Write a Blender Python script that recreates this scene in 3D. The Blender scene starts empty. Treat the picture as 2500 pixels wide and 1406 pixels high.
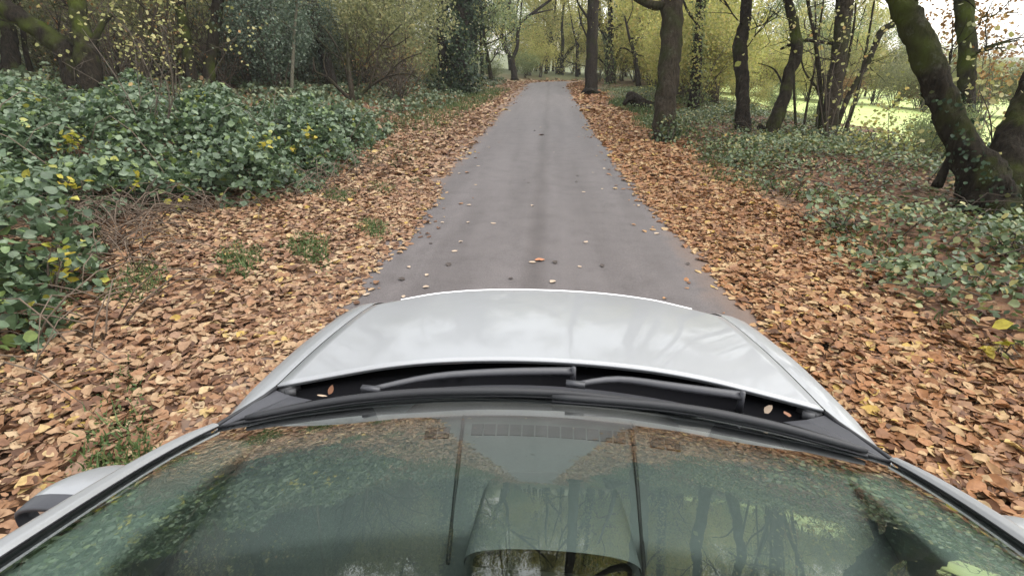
import bpy, math, random
import numpy as np
from mathutils import Vector
random.seed(7); RNG = np.random.default_rng(7)
C = bpy.context.scene.collection
S = bpy.context.scene
R = math.radians

# ------------------------------------------------------------------ camera, sky, sun, exposure
FPX = 1200.0; H = 1.85
PITCH = math.atan(558/FPX); YAW = math.atan(95/(FPX/math.cos(PITCH)))
CAMX = -0.045
cam = bpy.data.objects.new('camera', bpy.data.cameras.new('camera')); C.objects.link(cam)
cam.location = (CAMX, 0, H); cam.rotation_euler = (math.pi/2-PITCH, 0, YAW)
cam.data.lens = 36*FPX/2500; cam.data.sensor_width = 36; cam.data.clip_end = 2000; cam.data.clip_start = .02
S.camera = cam
w = bpy.data.worlds.new('World'); S.world = w; w.use_nodes = True
nt = w.node_tree; bg = nt.nodes['Background']
sky = nt.nodes.new('ShaderNodeTexSky'); sky.sky_type = 'NISHITA'; sky.sun_disc = False
SUN_EL, SUN_AZ = R(62), R(75)
sky.sun_elevation = SUN_EL; sky.sun_rotation = SUN_AZ
sky.dust_density = 1.5; sky.air_density = 1.8; sky.ozone_density = 1.0
hs = nt.nodes.new('ShaderNodeHueSaturation'); hs.inputs['Saturation'].default_value = .2
nt.links.new(sky.outputs[0], hs.inputs['Color']); nt.links.new(hs.outputs[0], bg.inputs[0])
bg.inputs[1].default_value = .15
sl = bpy.data.lights.new('sun', 'SUN'); sl.energy = 1.4; sl.angle = R(75); sl.color = (1, .96, .9)
so = bpy.data.objects.new('sun', sl); C.objects.link(so)
sd = Vector((math.sin(SUN_AZ)*math.cos(SUN_EL), math.cos(SUN_AZ)*math.cos(SUN_EL), math.sin(SUN_EL)))
so.rotation_euler = sd.to_track_quat('Z', 'Y').to_euler(); so.location = (0, 0, 30)
S.view_settings.view_transform = 'Standard'; S.view_settings.look = 'None'
S.view_settings.exposure = 1.4; S.view_settings.gamma = 1
S.cycles.max_bounces = 8; S.cycles.transparent_max_bounces = 12; S.cycles.use_denoising = True

# ------------------------------------------------------------------ photograph pixel -> place (surveying only)
_fw = np.array([-math.sin(YAW)*math.cos(PITCH), math.cos(YAW)*math.cos(PITCH), -math.sin(PITCH)])
_rt = np.array([math.cos(YAW), math.sin(YAW), 0.]); _up = np.cross(_rt, _fw); CAM = np.array([CAMX, 0, H])
def ray(px, py): return _fw + _rt*((px-1250)/FPX) + _up*((703-py)/FPX)
def atz(px, py, z):
    d = ray(px, py); return CAM + d*((z-H)/d[2])
def sm(a, b, x):
    t = np.clip((x-a)/(b-a), 0, 1); return t*t*(3-2*t)
def shift(y):
    t = np.clip(y-42, 0, 60); return -.25 + np.minimum(t*t/32., t*.9)
def crest(y): return -.0016*np.clip(y-43, 0, 60)**2*(1-.35*sm(43, 100, y))
def bumps(x, y):
    return (np.sin(x*1.3+y*.7)+np.sin(x*.6-y*1.1+2)+np.sin(x*2.3+y*1.9+1)*.5)*.035
def height(x, y):
    x = np.asarray(x, float); y = np.asarray(y, float)
    xr = x-shift(y)
    z = np.where(xr < 0, sm(3.2, 8.5, -xr)*.5+np.clip(-xr-8.5, 0, 200)*.05,
                 sm(2.7, 4.6, xr)*.16-sm(6.5, 9, xr)*.34-np.clip(xr-8, 0, 34)*.062+np.clip(xr-46, 0, 60)*.07)
    far = np.clip(np.hypot(x, y)-75, 0, 400)*.012
    return z+crest(y)+bumps(x, y)*sm(2.05, 3.6, np.abs(xr))*1.2+far
def ground_hit(px, py):
    d = ray(px, py); t = .5
    for _ in range(6000):
        p = CAM+d*t
        if p[2] <= height(p[0], p[1]): return p
        t *= 1.004
    return CAM+d*60
def at_depth(px, py, k): return CAM+ray(px, py)*k

# ------------------------------------------------------------------ materials
def mat(name):
    m = bpy.data.materials.new(name); m.use_nodes = True
    return m, m.node_tree, m.node_tree.nodes['Principled BSDF']
def nd(t, typ, **kw):
    n = t.nodes.new(typ)
    for k, v in kw.items():
        if k.startswith('i_'): n.inputs[k[2:].replace('_', ' ')].default_value = v
        else: setattr(n, k, v)
    return n
def ramp(t, cols, interp='LINEAR'):
    r = t.nodes.new('ShaderNodeValToRGB'); r.color_ramp.interpolation = interp; e = r.color_ramp.elements
    while len(e) < len(cols): e.new(.5)
    for i, c in enumerate(cols):
        p, c = c if isinstance(c[0], (int, float)) and isinstance(c[1], tuple) else (i/max(1, len(cols)-1), c)
        e[i].position = p; e[i].color = (*c, 1)
    return r
def simple(name, col, rough=.5, metal=0, coat=0, noise=0, scale=20):
    m, t, b = mat(name)
    b.inputs['Base Color'].default_value = (*col, 1); b.inputs['Roughness'].default_value = rough
    b.inputs['Metallic'].default_value = metal; b.inputs['Coat Weight'].default_value = coat; b.inputs['Coat Roughness'].default_value = .04
    if noise:
        tc = nd(t, 'ShaderNodeTexCoord'); n = nd(t, 'ShaderNodeTexNoise', i_Scale=scale, i_Detail=5.)
        t.links.new(tc.outputs['Object'], n.inputs['Vector'])
        r = ramp(t, [tuple(c*(1-noise) for c in col), tuple(min(1, c*(1+noise)) for c in col)])
        t.links.new(n.outputs[0], r.inputs[0]); t.links.new(r.outputs[0], b.inputs['Base Color'])
    return m
def leafmat(name, cols, rough=.5, trans=.3, spec=.4, objvar=.25):
    m, t, b = mat(name)
    g = nd(t, 'ShaderNodeNewGeometry'); r = ramp(t, cols)
    t.links.new(g.outputs['Random Per Island'], r.inputs[0])
    oi = nd(t, 'ShaderNodeObjectInfo'); mr = nd(t, 'ShaderNodeMapRange'); mr.inputs['To Min'].default_value = 1-objvar; mr.inputs['To Max'].default_value = 1+objvar
    t.links.new(oi.outputs['Random'], mr.inputs['Value'])
    h = nd(t, 'ShaderNodeHueSaturation'); t.links.new(mr.outputs[0], h.inputs['Value']); t.links.new(r.outputs[0], h.inputs['Color'])
    # blotches inside each leaf
    tc = nd(t, 'ShaderNodeTexCoord'); n = nd(t, 'ShaderNodeTexNoise', i_Scale=38., i_Detail=3.); t.links.new(tc.outputs['Object'], n.inputs['Vector'])
    mx = nd(t, 'ShaderNodeMix', data_type='RGBA', blend_type='MULTIPLY'); mx.inputs[0].default_value = .6
    rr = ramp(t, [(.3, (.55, .5, .45)), (.65, (1.15, 1.15, 1.15))]); t.links.new(n.outputs[0], rr.inputs[0])
    t.links.new(h.outputs[0], mx.inputs[6]); t.links.new(rr.outputs[0], mx.inputs[7])
    t.links.new(mx.outputs[2], b.inputs['Base Color'])
    b.inputs['Roughness'].default_value = rough; b.inputs['Specular IOR Level'].default_value = spec
    if trans:
        tr = nd(t, 'ShaderNodeBsdfTranslucent'); t.links.new(mx.outputs[2], tr.inputs[0])
        ms = nd(t, 'ShaderNodeMixShader'); ms.inputs[0].default_value = trans
        t.links.new(b.outputs[0], ms.inputs[1]); t.links.new(tr.outputs[0], ms.inputs[2])
        t.links.new(ms.outputs[0], t.nodes['Material Output'].inputs[0])
    return m
def barkmat(name, dark, light, moss, mossamt):
    m, t, b = mat(name)
    tc = nd(t, 'ShaderNodeTexCoord'); mp = nd(t, 'ShaderNodeMapping'); mp.inputs['Scale'].default_value = (9, 9, 1.6)
    t.links.new(tc.outputs['Object'], mp.inputs[0])
    n = nd(t, 'ShaderNodeTexNoise', i_Scale=2.2, i_Detail=8., i_Roughness=.65); t.links.new(mp.outputs[0], n.inputs['Vector'])
    r = ramp(t, [(.3, dark), (.72, light)]); t.links.new(n.outputs[0], r.inputs[0])
    n2 = nd(t, 'ShaderNodeTexNoise', i_Scale=1.7, i_Detail=6.); t.links.new(tc.outputs['Object'], n2.inputs['Vector'])
    r2 = ramp(t, [(.62-mossamt*.35, (0, 0, 0)), (.8-mossamt*.3, (1, 1, 1))]); t.links.new(n2.outputs[0], r2.inputs[0])
    mx = nd(t, 'ShaderNodeMix', data_type='RGBA'); t.links.new(r2.outputs[0], mx.inputs[0]); t.links.new(r.outputs[0], mx.inputs[6]); mx.inputs[7].default_value = (*moss, 1)
    n4 = nd(t, 'ShaderNodeTexNoise', i_Scale=5.5, i_Detail=7., i_Roughness=.7); t.links.new(tc.outputs['Object'], n4.inputs['Vector'])
    r4 = ramp(t, [(.58, (0, 0, 0)), (.68, (1, 1, 1))]); t.links.new(n4.outputs[0], r4.inputs[0]); m4 = nd(t, 'ShaderNodeMath', operation='MULTIPLY'); m4.inputs[1].default_value = .55; t.links.new(r4.outputs[0], m4.inputs[0])
    mx5 = nd(t, 'ShaderNodeMix', data_type='RGBA'); t.links.new(m4.outputs[0], mx5.inputs[0]); t.links.new(mx.outputs[2], mx5.inputs[6]); mx5.inputs[7].default_value = (.085, .085, .06, 1); mx = mx5
    t.links.new(mx.outputs[2], b.inputs['Base Color']); b.inputs['Roughness'].default_value = .95; b.inputs['Specular IOR Level'].default_value = .08
    bp = nd(t, 'ShaderNodeBump', i_Strength=1., i_Distance=.06); t.links.new(n.outputs[0], bp.inputs['Height']); t.links.new(bp.outputs[0], b.inputs['Normal'])
    return m
M = {}
M['bark'] = barkmat('bark_dark', (.006, .0048, .0038), (.036, .028, .021), (.022, .026, .008), .2)
M['bark_moss'] = barkmat('bark_mossy', (.005, .004, .003), (.034, .027, .019), (.045, .056, .01), .42)
M['bark_grey'] = barkmat('bark_grey', (.012, .0095, .007), (.058, .046, .032), (.028, .032, .011), .4)
M['bark_pale'] = barkmat('bark_pale', (.06, .055, .04), (.16, .15, .11), (.07, .08, .035), .3)
M['twig'] = simple('twig_brown', (.06, .045, .03), .9, noise=.5)
M['twig_pale'] = simple('twig_pale', (.105, .075, .052), .9, noise=.4)
M['litter'] = leafmat('fallen_leaves', [(0, (0.076, 0.040, 0.024)), (.12, (0.143, 0.072, 0.041)), (.26, (0.227, 0.120, 0.063)), (.42, (0.277, 0.152, 0.081)), (.55, (0.235, 0.148, 0.100)), (.7, (0.319, 0.196, 0.111)), (.84, (0.353, 0.240, 0.141)), (.95, (0.420, 0.312, 0.192)), (1, (0.420, 0.288, 0.067))], .6, .15, .25, 0)
M['litter_orange'] = leafmat('fallen_leaves_orange', [(0, (0.077, 0.036, 0.017)), (.12, (0.155, 0.068, 0.030)), (.26, (0.241, 0.112, 0.046)), (.42, (0.310, 0.144, 0.059)), (.55, (0.241, 0.136, 0.076)), (.7, (0.335, 0.180, 0.083)), (.84, (0.361, 0.224, 0.108)), (.95, (0.430, 0.304, 0.166)), (1, (0.430, 0.280, 0.050))], .6, .15, .25, 0)
M['litter_dark'] = leafmat('fallen_leaves_damp', [(0, (.03, .016, .01)), (.3, (.09, .042, .02)), (.6, (.16, .08, .035)), (.85, (.22, .13, .06)), (1, (.32, .24, .08))], .6, .1, .3, 0)
M['bramble'] = leafmat('bramble_leaves', [(0, (0.031, 0.059, 0.025)), (.3, (0.066, 0.109, 0.049)), (.6, (0.106, 0.157, 0.083)), (.82, (0.150, 0.204, 0.122)), (.92, (0.132, 0.199, 0.059)), (.98, (0.185, 0.237, 0.059)), (1, (0.396, 0.361, 0.059))], .5, .25, .6, 0)
M['bramble_far'] = leafmat('woodland_floor_leaves', [(0, (.05, .075, .035)), (.4, (.09, .13, .065)), (.7, (.125, .165, .085)), (.88, (.17, .19, .08)), (.95, (.2, .13, .06)), (1, (.28, .17, .08))], .5, .2, .5, 0)
M['grass'] = leafmat('verge_grass', [(0, (.045, .085, .025)), (.6, (.085, .14, .045)), (1, (.17, .18, .07))], .6, .25, .3, 0)
M['nettle'] = leafmat('verge_herbs', [(0, (.04, .066, .026)), (.5, (.085, .125, .048)), (.82, (.14, .18, .07)), (1, (.3, .26, .08))], .5, .25, .5, .15)
M['holly'] = leafmat('holly_leaves', [(0, (.045, .07, .045)), (.5, (.085, .125, .08)), (.85, (.14, .185, .125)), (1, (.2, .24, .17))], .42, .35, .5, .2)
M['olive'] = leafmat('olive_leaves', [(0, (.11, .125, .055)), (.5, (.2, .215, .095)), (.85, (.28, .28, .125)), (1, (.36, .32, .14))], .5, .5, .4, .25)
M['yellow'] = leafmat('yellowing_leaves', [(0, (.24, .26, .075)), (.4, (.36, .37, .11)), (.8, (.45, .42, .14)), (1, (.5, .38, .13))], .5, .55, .4, .2)
M['lemon'] = leafmat('lemon_leaves', [(0, (.20, .22, .025)), (.5, (.38, .35, .04)), (1, (.55, .42, .07))], .5, .4, .4, .1)
M['hazel'] = leafmat('hazel_leaves', [(0, (.24, .25, .08)), (.5, (.38, .37, .14)), (.9, (.48, .43, .2)), (1, (.5, .3, .12))], .5, .4, .4, .1)
M['green'] = leafmat('green_leaves', [(0, (.10, .135, .055)), (.5, (.18, .235, .10)), (.9, (.26, .30, .13)), (1, (.33, .32, .13))], .5, .5, .4, .25)
M['russet'] = leafmat('russet_leaves', [(0, (.10, .05, .02)), (.5, (.22, .11, .04)), (1, (.33, .2, .07))], .55, .35, .3, .2)
M['ivy'] = leafmat('ivy_leaves', [(0, (.012, .024, .012)), (.6, (.03, .055, .025)), (.93, (.06, .09, .04)), (1, (.15, .15, .05))], .6, .15, .25, .1)

def groundmat():
    m, t, b = mat('woodland_soil')
    tc = nd(t, 'ShaderNodeTexCoord')
    v = nd(t, 'ShaderNodeTexVoronoi', i_Scale=14.); t.links.new(tc.outputs['Object'], v.inputs['Vector'])
    r = ramp(t, [(0, (.05, .026, .015)), (.4, (.13, .062, .032)), (.75, (.2, .1, .05)), (1, (.27, .16, .09))]); t.links.new(v.outputs['Color'], r.inputs[0])
    n = nd(t, 'ShaderNodeTexNoise', i_Scale=.7, i_Detail=6.); t.links.new(tc.outputs['Object'], n.inputs['Vector'])
    rg = ramp(t, [(.45, (0, 0, 0)), (.62, (1, 1, 1))]); t.links.new(n.outputs[0], rg.inputs[0])
    mx = nd(t, 'ShaderNodeMix', data_type='RGBA'); mf = nd(t, 'ShaderNodeMath', operation='MULTIPLY'); mf.inputs[1].default_value = .3
    t.links.new(rg.outputs[0], mf.inputs[0]); t.links.new(mf.outputs[0], mx.inputs[0]); t.links.new(r.outputs[0], mx.inputs[6]); mx.inputs[7].default_value = (.05, .06, .025, 1)
    ln = nd(t, 'ShaderNodeVectorMath', operation='LENGTH'); t.links.new(tc.outputs['Object'], ln.inputs[0])
    mr = nd(t, 'ShaderNodeMapRange'); mr.inputs['From Min'].default_value = 35; mr.inputs['From Max'].default_value = 62; t.links.new(ln.outputs['Value'], mr.inputs['Value'])
    m2 = nd(t, 'ShaderNodeMix', data_type='RGBA'); t.links.new(mr.outputs[0], m2.inputs[0]); t.links.new(mx.outputs[2], m2.inputs[6]); m2.inputs[7].default_value = (.09, .10, .04, 1)
    t.links.new(m2.outputs[2], b.inputs['Base Color']); b.inputs['Roughness'].default_value = .95
    bp = nd(t, 'ShaderNodeBump', i_Strength=.8, i_Distance=.05); t.links.new(v.outputs['Distance'], bp.inputs['Height']); t.links.new(bp.outputs[0], b.inputs['Normal'])
    return m
M['ground'] = groundmat()
def asphalt():
    m, t, b = mat('lane_asphalt')
    tc = nd(t, 'ShaderNodeTexCoord'); sp = nd(t, 'ShaderNodeSeparateXYZ'); t.links.new(tc.outputs['Object'], sp.inputs[0])
    n = nd(t, 'ShaderNodeTexNoise', i_Scale=90., i_Detail=4.); t.links.new(tc.outputs['Object'], n.inputs['Vector'])
    r = ramp(t, [(.3, (.060, .0505, .0485)), (.7, (.104, .089, .086))]); t.links.new(n.outputs[0], r.inputs[0])
    mp = nd(t, 'ShaderNodeMapping'); mp.inputs['Scale'].default_value = (1.6, .12, 1); t.links.new(tc.outputs['Object'], mp.inputs[0])
    n2 = nd(t, 'ShaderNodeTexNoise', i_Scale=1.6, i_Detail=5.); t.links.new(mp.outputs[0], n2.inputs['Vector'])
    r2 = ramp(t, [(.35, (.8, .78, .77)), (.65, (1.08, 1.08, 1.08))]); t.links.new(n2.outputs[0], r2.inputs[0])
    mx = nd(t, 'ShaderNodeMix', data_type='RGBA', blend_type='MULTIPLY'); mx.inputs[0].default_value = 1
    t.links.new(r.outputs[0], mx.inputs[6]); t.links.new(r2.outputs[0], mx.inputs[7])
    # darker seam of damp dirt along the crown of the lane
    nz = nd(t, 'ShaderNodeTexNoise', i_Scale=.55, i_Detail=3.); t.links.new(tc.outputs['Object'], nz.inputs['Vector'])
    a = nd(t, 'ShaderNodeMath', operation='MULTIPLY_ADD'); a.inputs[1].default_value = .28; t.links.new(nz.outputs[0], a.inputs[0]); t.links.new(sp.outputs['X'], a.inputs[2])
    s_ = nd(t, 'ShaderNodeMath', operation='ADD'); s_.inputs[1].default_value = .01; t.links.new(a.outputs[0], s_.inputs[0])
    ab = nd(t, 'ShaderNodeMath', operation='ABSOLUTE'); t.links.new(s_.outputs[0], ab.inputs[0])
    rs = ramp(t, [(0, (.66, .63, .61)), (.06, (.78, .75, .73)), (.15, (1, 1, 1))]); t.links.new(ab.outputs[0], rs.inputs[0])
    mx2 = nd(t, 'ShaderNodeMix', data_type='RGBA', blend_type='MULTIPLY'); mx2.inputs[0].default_value = .8
    t.links.new(mx.outputs[2], mx2.inputs[6]); t.links.new(rs.outputs[0], mx2.inputs[7])
    n3 = nd(t, 'ShaderNodeTexNoise', i_Scale=3.2, i_Detail=9., i_Roughness=.7); t.links.new(tc.outputs['Object'], n3.inputs['Vector'])
    r3 = ramp(t, [(.32, (.76, .74, .72)), (.5, (1, 1, 1)), (.72, (1.14, 1.13, 1.12))]); t.links.new(n3.outputs[0], r3.inputs[0])
    mx3 = nd(t, 'ShaderNodeMix', data_type='RGBA', blend_type='MULTIPLY'); mx3.inputs[0].default_value = .9; t.links.new(mx2.outputs[2], mx3.inputs[6]); t.links.new(r3.outputs[0], mx3.inputs[7])
    # soil and leaf crumbs trodden into the margins (the straight part of the lane)
    e1 = nd(t, 'ShaderNodeMath', operation='ADD'); e1.inputs[1].default_value = .19; t.links.new(sp.outputs['X'], e1.inputs[0]); e2 = nd(t, 'ShaderNodeMath', operation='ABSOLUTE'); t.links.new(e1.outputs[0], e2.inputs[0])
    e3 = nd(t, 'ShaderNodeMath', operation='MULTIPLY_ADD'); e3.inputs[1].default_value = .5; t.links.new(n3.outputs[0], e3.inputs[0]); t.links.new(e2.outputs[0], e3.inputs[2])
    re = ramp(t, [(0, (0, 0, 0)), (.74, (0, 0, 0)), (.93, (1, 1, 1))]); dv = nd(t, 'ShaderNodeMath', operation='DIVIDE'); dv.inputs[1].default_value = 2.3; t.links.new(e3.outputs[0], dv.inputs[0]); t.links.new(dv.outputs[0], re.inputs[0])
    mx4 = nd(t, 'ShaderNodeMix', data_type='RGBA'); t.links.new(re.outputs[0], mx4.inputs[0]); t.links.new(mx3.outputs[2], mx4.inputs[6]); mx4.inputs[7].default_value = (.13, .075, .045, 1)
    t.links.new(mx4.outputs[2], b.inputs['Base Color']); b.inputs['Roughness'].default_value = .65
    bp = nd(t, 'ShaderNodeBump', i_Strength=.25, i_Distance=.01); t.links.new(n.outputs[0], bp.inputs['Height']); t.links.new(bp.outputs[0], b.inputs['Normal'])
    return m
M['road'] = asphalt()
def fieldmat():
    m, t, b = mat('meadow_grass')
    tc = nd(t, 'ShaderNodeTexCoord'); n = nd(t, 'ShaderNodeTexNoise', i_Scale=2.5, i_Detail=8.); t.links.new(tc.outputs['Object'], n.inputs['Vector'])
    r = ramp(t, [(.3, (.26, .34, .09)), (.7, (.42, .48, .17))]); t.links.new(n.outputs[0], r.inputs[0]); t.links.new(r.outputs[0], b.inputs['Base Color']); b.inputs['Roughness'].default_value = .9
    return m
M['field'] = fieldmat()

# ------------------------------------------------------------------ mesh helpers
def obj(name, me, m=None, parent=None, smooth=False):
    o = bpy.data.objects.new(name, me); C.objects.link(o)
    if m is not None and not me.materials: me.materials.append(m)
    if parent is not None: o.parent = parent
    if smooth and len(me.polygons): me.polygons.foreach_set('use_smooth', [True]*len(me.polygons))
    return o
def tag(o, label=None, cat=None, group=None, kind=None):
    if label: o['label'] = label
    if cat: o['category'] = cat
    if group: o['group'] = group
    if kind: o['kind'] = kind
    return o
def empty(name, loc, label, cat, group=None):
    o = bpy.data.objects.new(name, None); C.objects.link(o); o.location = loc; o.empty_display_size = .2
    return tag(o, label, cat, group)
def mesh(name, V, F):
    me = bpy.data.meshes.new(name); me.from_pydata([tuple(map(float, v)) for v in V], [], F); me.update(); return me
def mesh_np(name, V, F):            # F: (n,k) array, all faces the same k
    me = bpy.data.meshes.new(name); n, k = F.shape
    me.vertices.add(len(V)); me.vertices.foreach_set('co', np.ascontiguousarray(V, dtype=np.float32).ravel())
    me.loops.add(n*k); me.loops.foreach_set('vertex_index', np.ascontiguousarray(F, dtype=np.int32).ravel())
    me.polygons.add(n); me.polygons.foreach_set('loop_start', np.arange(0, n*k, k, dtype=np.int32))
    me.update(calc_edges=True); me.validate(); return me
class MB:
    def __init__(s): s.V = []; s.F = []
    def add(s, V, F):
        b = len(s.V); s.V += [tuple(v) for v in V]; s.F += [tuple(i+b for i in f) for f in F]
    def box(s, c, h, rz=0):
        cx, cy, cz = c; hx, hy, hz = h; ca, sa = math.cos(rz), math.sin(rz)
        V = []
        for z in (-hz, hz):
            for x, y in ((-hx, -hy), (hx, -hy), (hx, hy), (-hx, hy)): V.append((cx+x*ca-y*sa, cy+x*sa+y*ca, cz+z))
        s.add(V, [(3, 2, 1, 0), (4, 5, 6, 7), (0, 1, 5, 4), (1, 2, 6, 5), (2, 3, 7, 6), (3, 0, 4, 7)])
    def tube(s, pts, rad, n=8, lump=0., cap=True, flat=1.):
        pts = [Vector(p) for p in pts]; base = len(s.V); N = len(pts)
        if isinstance(rad, (int, float)): rad = [rad]*N
        prev = None
        for i, p in enumerate(pts):
            d = (pts[min(i+1, N-1)]-pts[max(i-1, 0)]).normalized()
            u = (prev-d*prev.dot(d)) if prev else d.orthogonal()
            if u.length < 1e-5: u = d.orthogonal()
            u.normalize(); v = d.cross(u); prev = u
            for j in range(n):
                a = 2*math.pi*j/n; r = rad[i]*(1+lump*(math.sin(3*a+i*.9)*.5+random.uniform(-.5, .5)))
                q = p+u*(math.cos(a)*r)+v*(math.sin(a)*r*flat); s.V.append(tuple(q))
        for i in range(N-1):
            for j in range(n):
                a = base+i*n+j; b = base+i*n+(j+1) % n; s.F.append((a, b, b+n, a+n))
        if cap:
            s.F.append(tuple(base+j for j in reversed(range(n)))); s.F.append(tuple(base+(N-1)*n+j for j in range(n)))
    def grid(s, fn, nu, nv, flip=False):
        b = len(s.V)
        for j in range(nv+1):
            for i in range(nu+1): s.V.append(tuple(map(float, fn(i/nu, j/nv))))
        for j in range(nv):
            for i in range(nu):
                q = (b+j*(nu+1)+i, b+j*(nu+1)+i+1, b+(j+1)*(nu+1)+i+1, b+(j+1)*(nu+1)+i)
                s.F.append(q[::-1] if flip else q)
    def build(s, name, m, parent=None, smooth=True, loc=None):
        V = s.V if loc is None else [tuple(a-b for a, b in zip(v, loc)) for v in s.V]
        return obj(name, mesh(name, V, s.F), m, parent, smooth)
def smoothpts(pts, rad, sub=4):
    P = [np.array(p, float) for p in pts]; out = []; ro = []
    for i in range(len(P)-1):
        p0, p1, p2, p3 = P[max(i-1, 0)], P[i], P[i+1], P[min(i+2, len(P)-1)]
        for k in range(sub):
            t = k/sub
            out.append(.5*((2*p1)+(-p0+p2)*t+(2*p0-5*p1+4*p2-p3)*t*t+(-p0+3*p1-3*p2+p3)*t**3)); ro.append(rad[i]*(1-t)+rad[i+1]*t)
    out.append(P[-1]); ro.append(rad[-1]); return out, ro
# leaves: every leaf a small folded, curled blade of its own
def leaf_arrays(P, Nrm, Dir, L, W, fold=.25, curl=.15, detail=1):
    n = len(P); Nrm = Nrm/np.linalg.norm(Nrm, axis=1, keepdims=True)
    Dir = Dir-Nrm*np.sum(Dir*Nrm, 1, keepdims=True); Dir /= np.linalg.norm(Dir, axis=1, keepdims=True)+1e-9
    Sd = np.cross(Nrm, Dir); L = np.broadcast_to(L, n)[:, None]; W = np.broadcast_to(W, n)[:, None]
    fd = (RNG.uniform(-.4, 1, (n, 1))*fold)*W; cu = RNG.uniform(-1, 1, (n, 1))*curl*L
    if detail == 0:
        vs = [P-Dir*L*.5, P-Sd*W*.5+Nrm*fd, P+Dir*L*.5+Nrm*cu, P+Sd*W*.5+Nrm*fd]
        f = np.array([[0, 1, 2], [0, 2, 3]])
    else:
        vs = [P-Dir*L*.5, P-Dir*L*.22-Sd*W*.42+Nrm*fd, P+Dir*L*.12-Sd*W*.5+Nrm*(fd+cu*.3), P+Dir*L*.5+Nrm*cu,
              P+Dir*L*.12+Sd*W*.5+Nrm*(fd+cu*.3), P-Dir*L*.22+Sd*W*.42+Nrm*fd]
        f = np.array([[0, 1, 2], [0, 2, 3], [0, 3, 4], [0, 4, 5]])
    if detail == 2:      # rounder outline with wavy margins and a raised midrib
        prof = [(-.5, .02), (-.33, .36), (-.12, .5), (.12, .46), (.32, .28), (.5, .0)]; rim = [(t, sgn*wv) for sgn, seq in ((-1, prof), (1, prof[-2:0:-1])) for t, wv in seq]
        vs = [P+Nrm*cu*.1]
        for t, wv in rim:
            j = RNG.uniform(.82, 1.12, (n, 1)); vs.append(P+Dir*L*t+Sd*W*wv*j+Nrm*(fd*abs(wv)*2*RNG.uniform(.5, 1.3, (n, 1))+cu*(max(0, t)*2)**2*.7))
        f = np.array([[0, i, i % len(rim)+1] for i in range(1, len(rim)+1)])
    k = len(vs); V = np.stack(vs, 1).reshape(-1, 3)
    F = (np.arange(n)[:, None, None]*k+f[None]).reshape(-1, 3)
    return V, F
def leaves_mesh(name, P, L, ratio=.7, up=.6, detail=1, fold=.25, curl=.15, nrm=None):
    n = len(P); r = RNG.normal(size=(n, 3)); r /= np.linalg.norm(r, axis=1, keepdims=True)
    Nn = r*(1-up)+np.array([0, 0, 1.])*up if nrm is None else r*(1-up)+nrm*up
    L = L if np.ndim(L) else L*RNG.uniform(.6, 1.25, n)
    V, F = leaf_arrays(P, Nn+1e-4, RNG.normal(size=(n, 3)), L, L*ratio*RNG.uniform(.75, 1.2, n), fold, curl, detail)
    return mesh_np(name, V, F)

# ------------------------------------------------------------------ the setting: ground, lane, field
def axis(lo, hi, dense_lo, dense_hi, fine, coarse):
    a = list(np.arange(dense_lo, dense_hi, fine)); x = dense_lo; s = fine
    while x > lo: s = min(s*1.15, coarse); x -= s; a.insert(0, x)
    x = a[-1]; s = fine
    while x < hi: s = min(s*1.15, coarse); x += s; a.append(x)
    return np.array(a)
gx = axis(-420, 420, -14, 14, .3, 22); gy = axis(-160, 420, 0, 60, .4, 22)
X, Y = np.meshgrid(gx, gy); Z = height(X, Y)
xr = np.abs(X-shift(Y)); Z = np.where(xr < 2.3, Z-.04*(1-sm(1.9, 2.3, xr)), Z)
nx, ny = len(gx), len(gy); idx = np.arange(nx*ny).reshape(ny, nx)
F = np.stack([idx[:-1, :-1], idx[:-1, 1:], idx[1:, 1:], idx[1:, :-1]], -1).reshape(-1, 4)
tag(obj('ground', mesh_np('ground', np.stack([X, Y, Z], -1).reshape(-1, 3), F), M['ground'], smooth=True), kind='structure')
rb = MB()
def roadfn(u, v):
    y = -60+v*170; xo = (u-.5)*4.1; e = math.sin(y*2.1+u*9)*.035+math.sin(y*5.3)*.02
    x = float(shift(y))+xo+(e if u in (0., 1.) else 0); return (x, y, float(crest(y))+.006+.03*(1-(2*u-1)**2))
rb.grid(roadfn, 10, 340)
tag(rb.build('road', M['road']), kind='structure')
fb = MB()
def fieldfn(u, v):
    x = 8.3+42*u**1.4; y = -30+100*v; x += float(shift(y))+.25
    return (x, y, float(height(x, y))+.05*min(1, u*20)-.02)
fb.grid(fieldfn, 60, 60)
tag(fb.build('field', M['field']), kind='structure')

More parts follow.
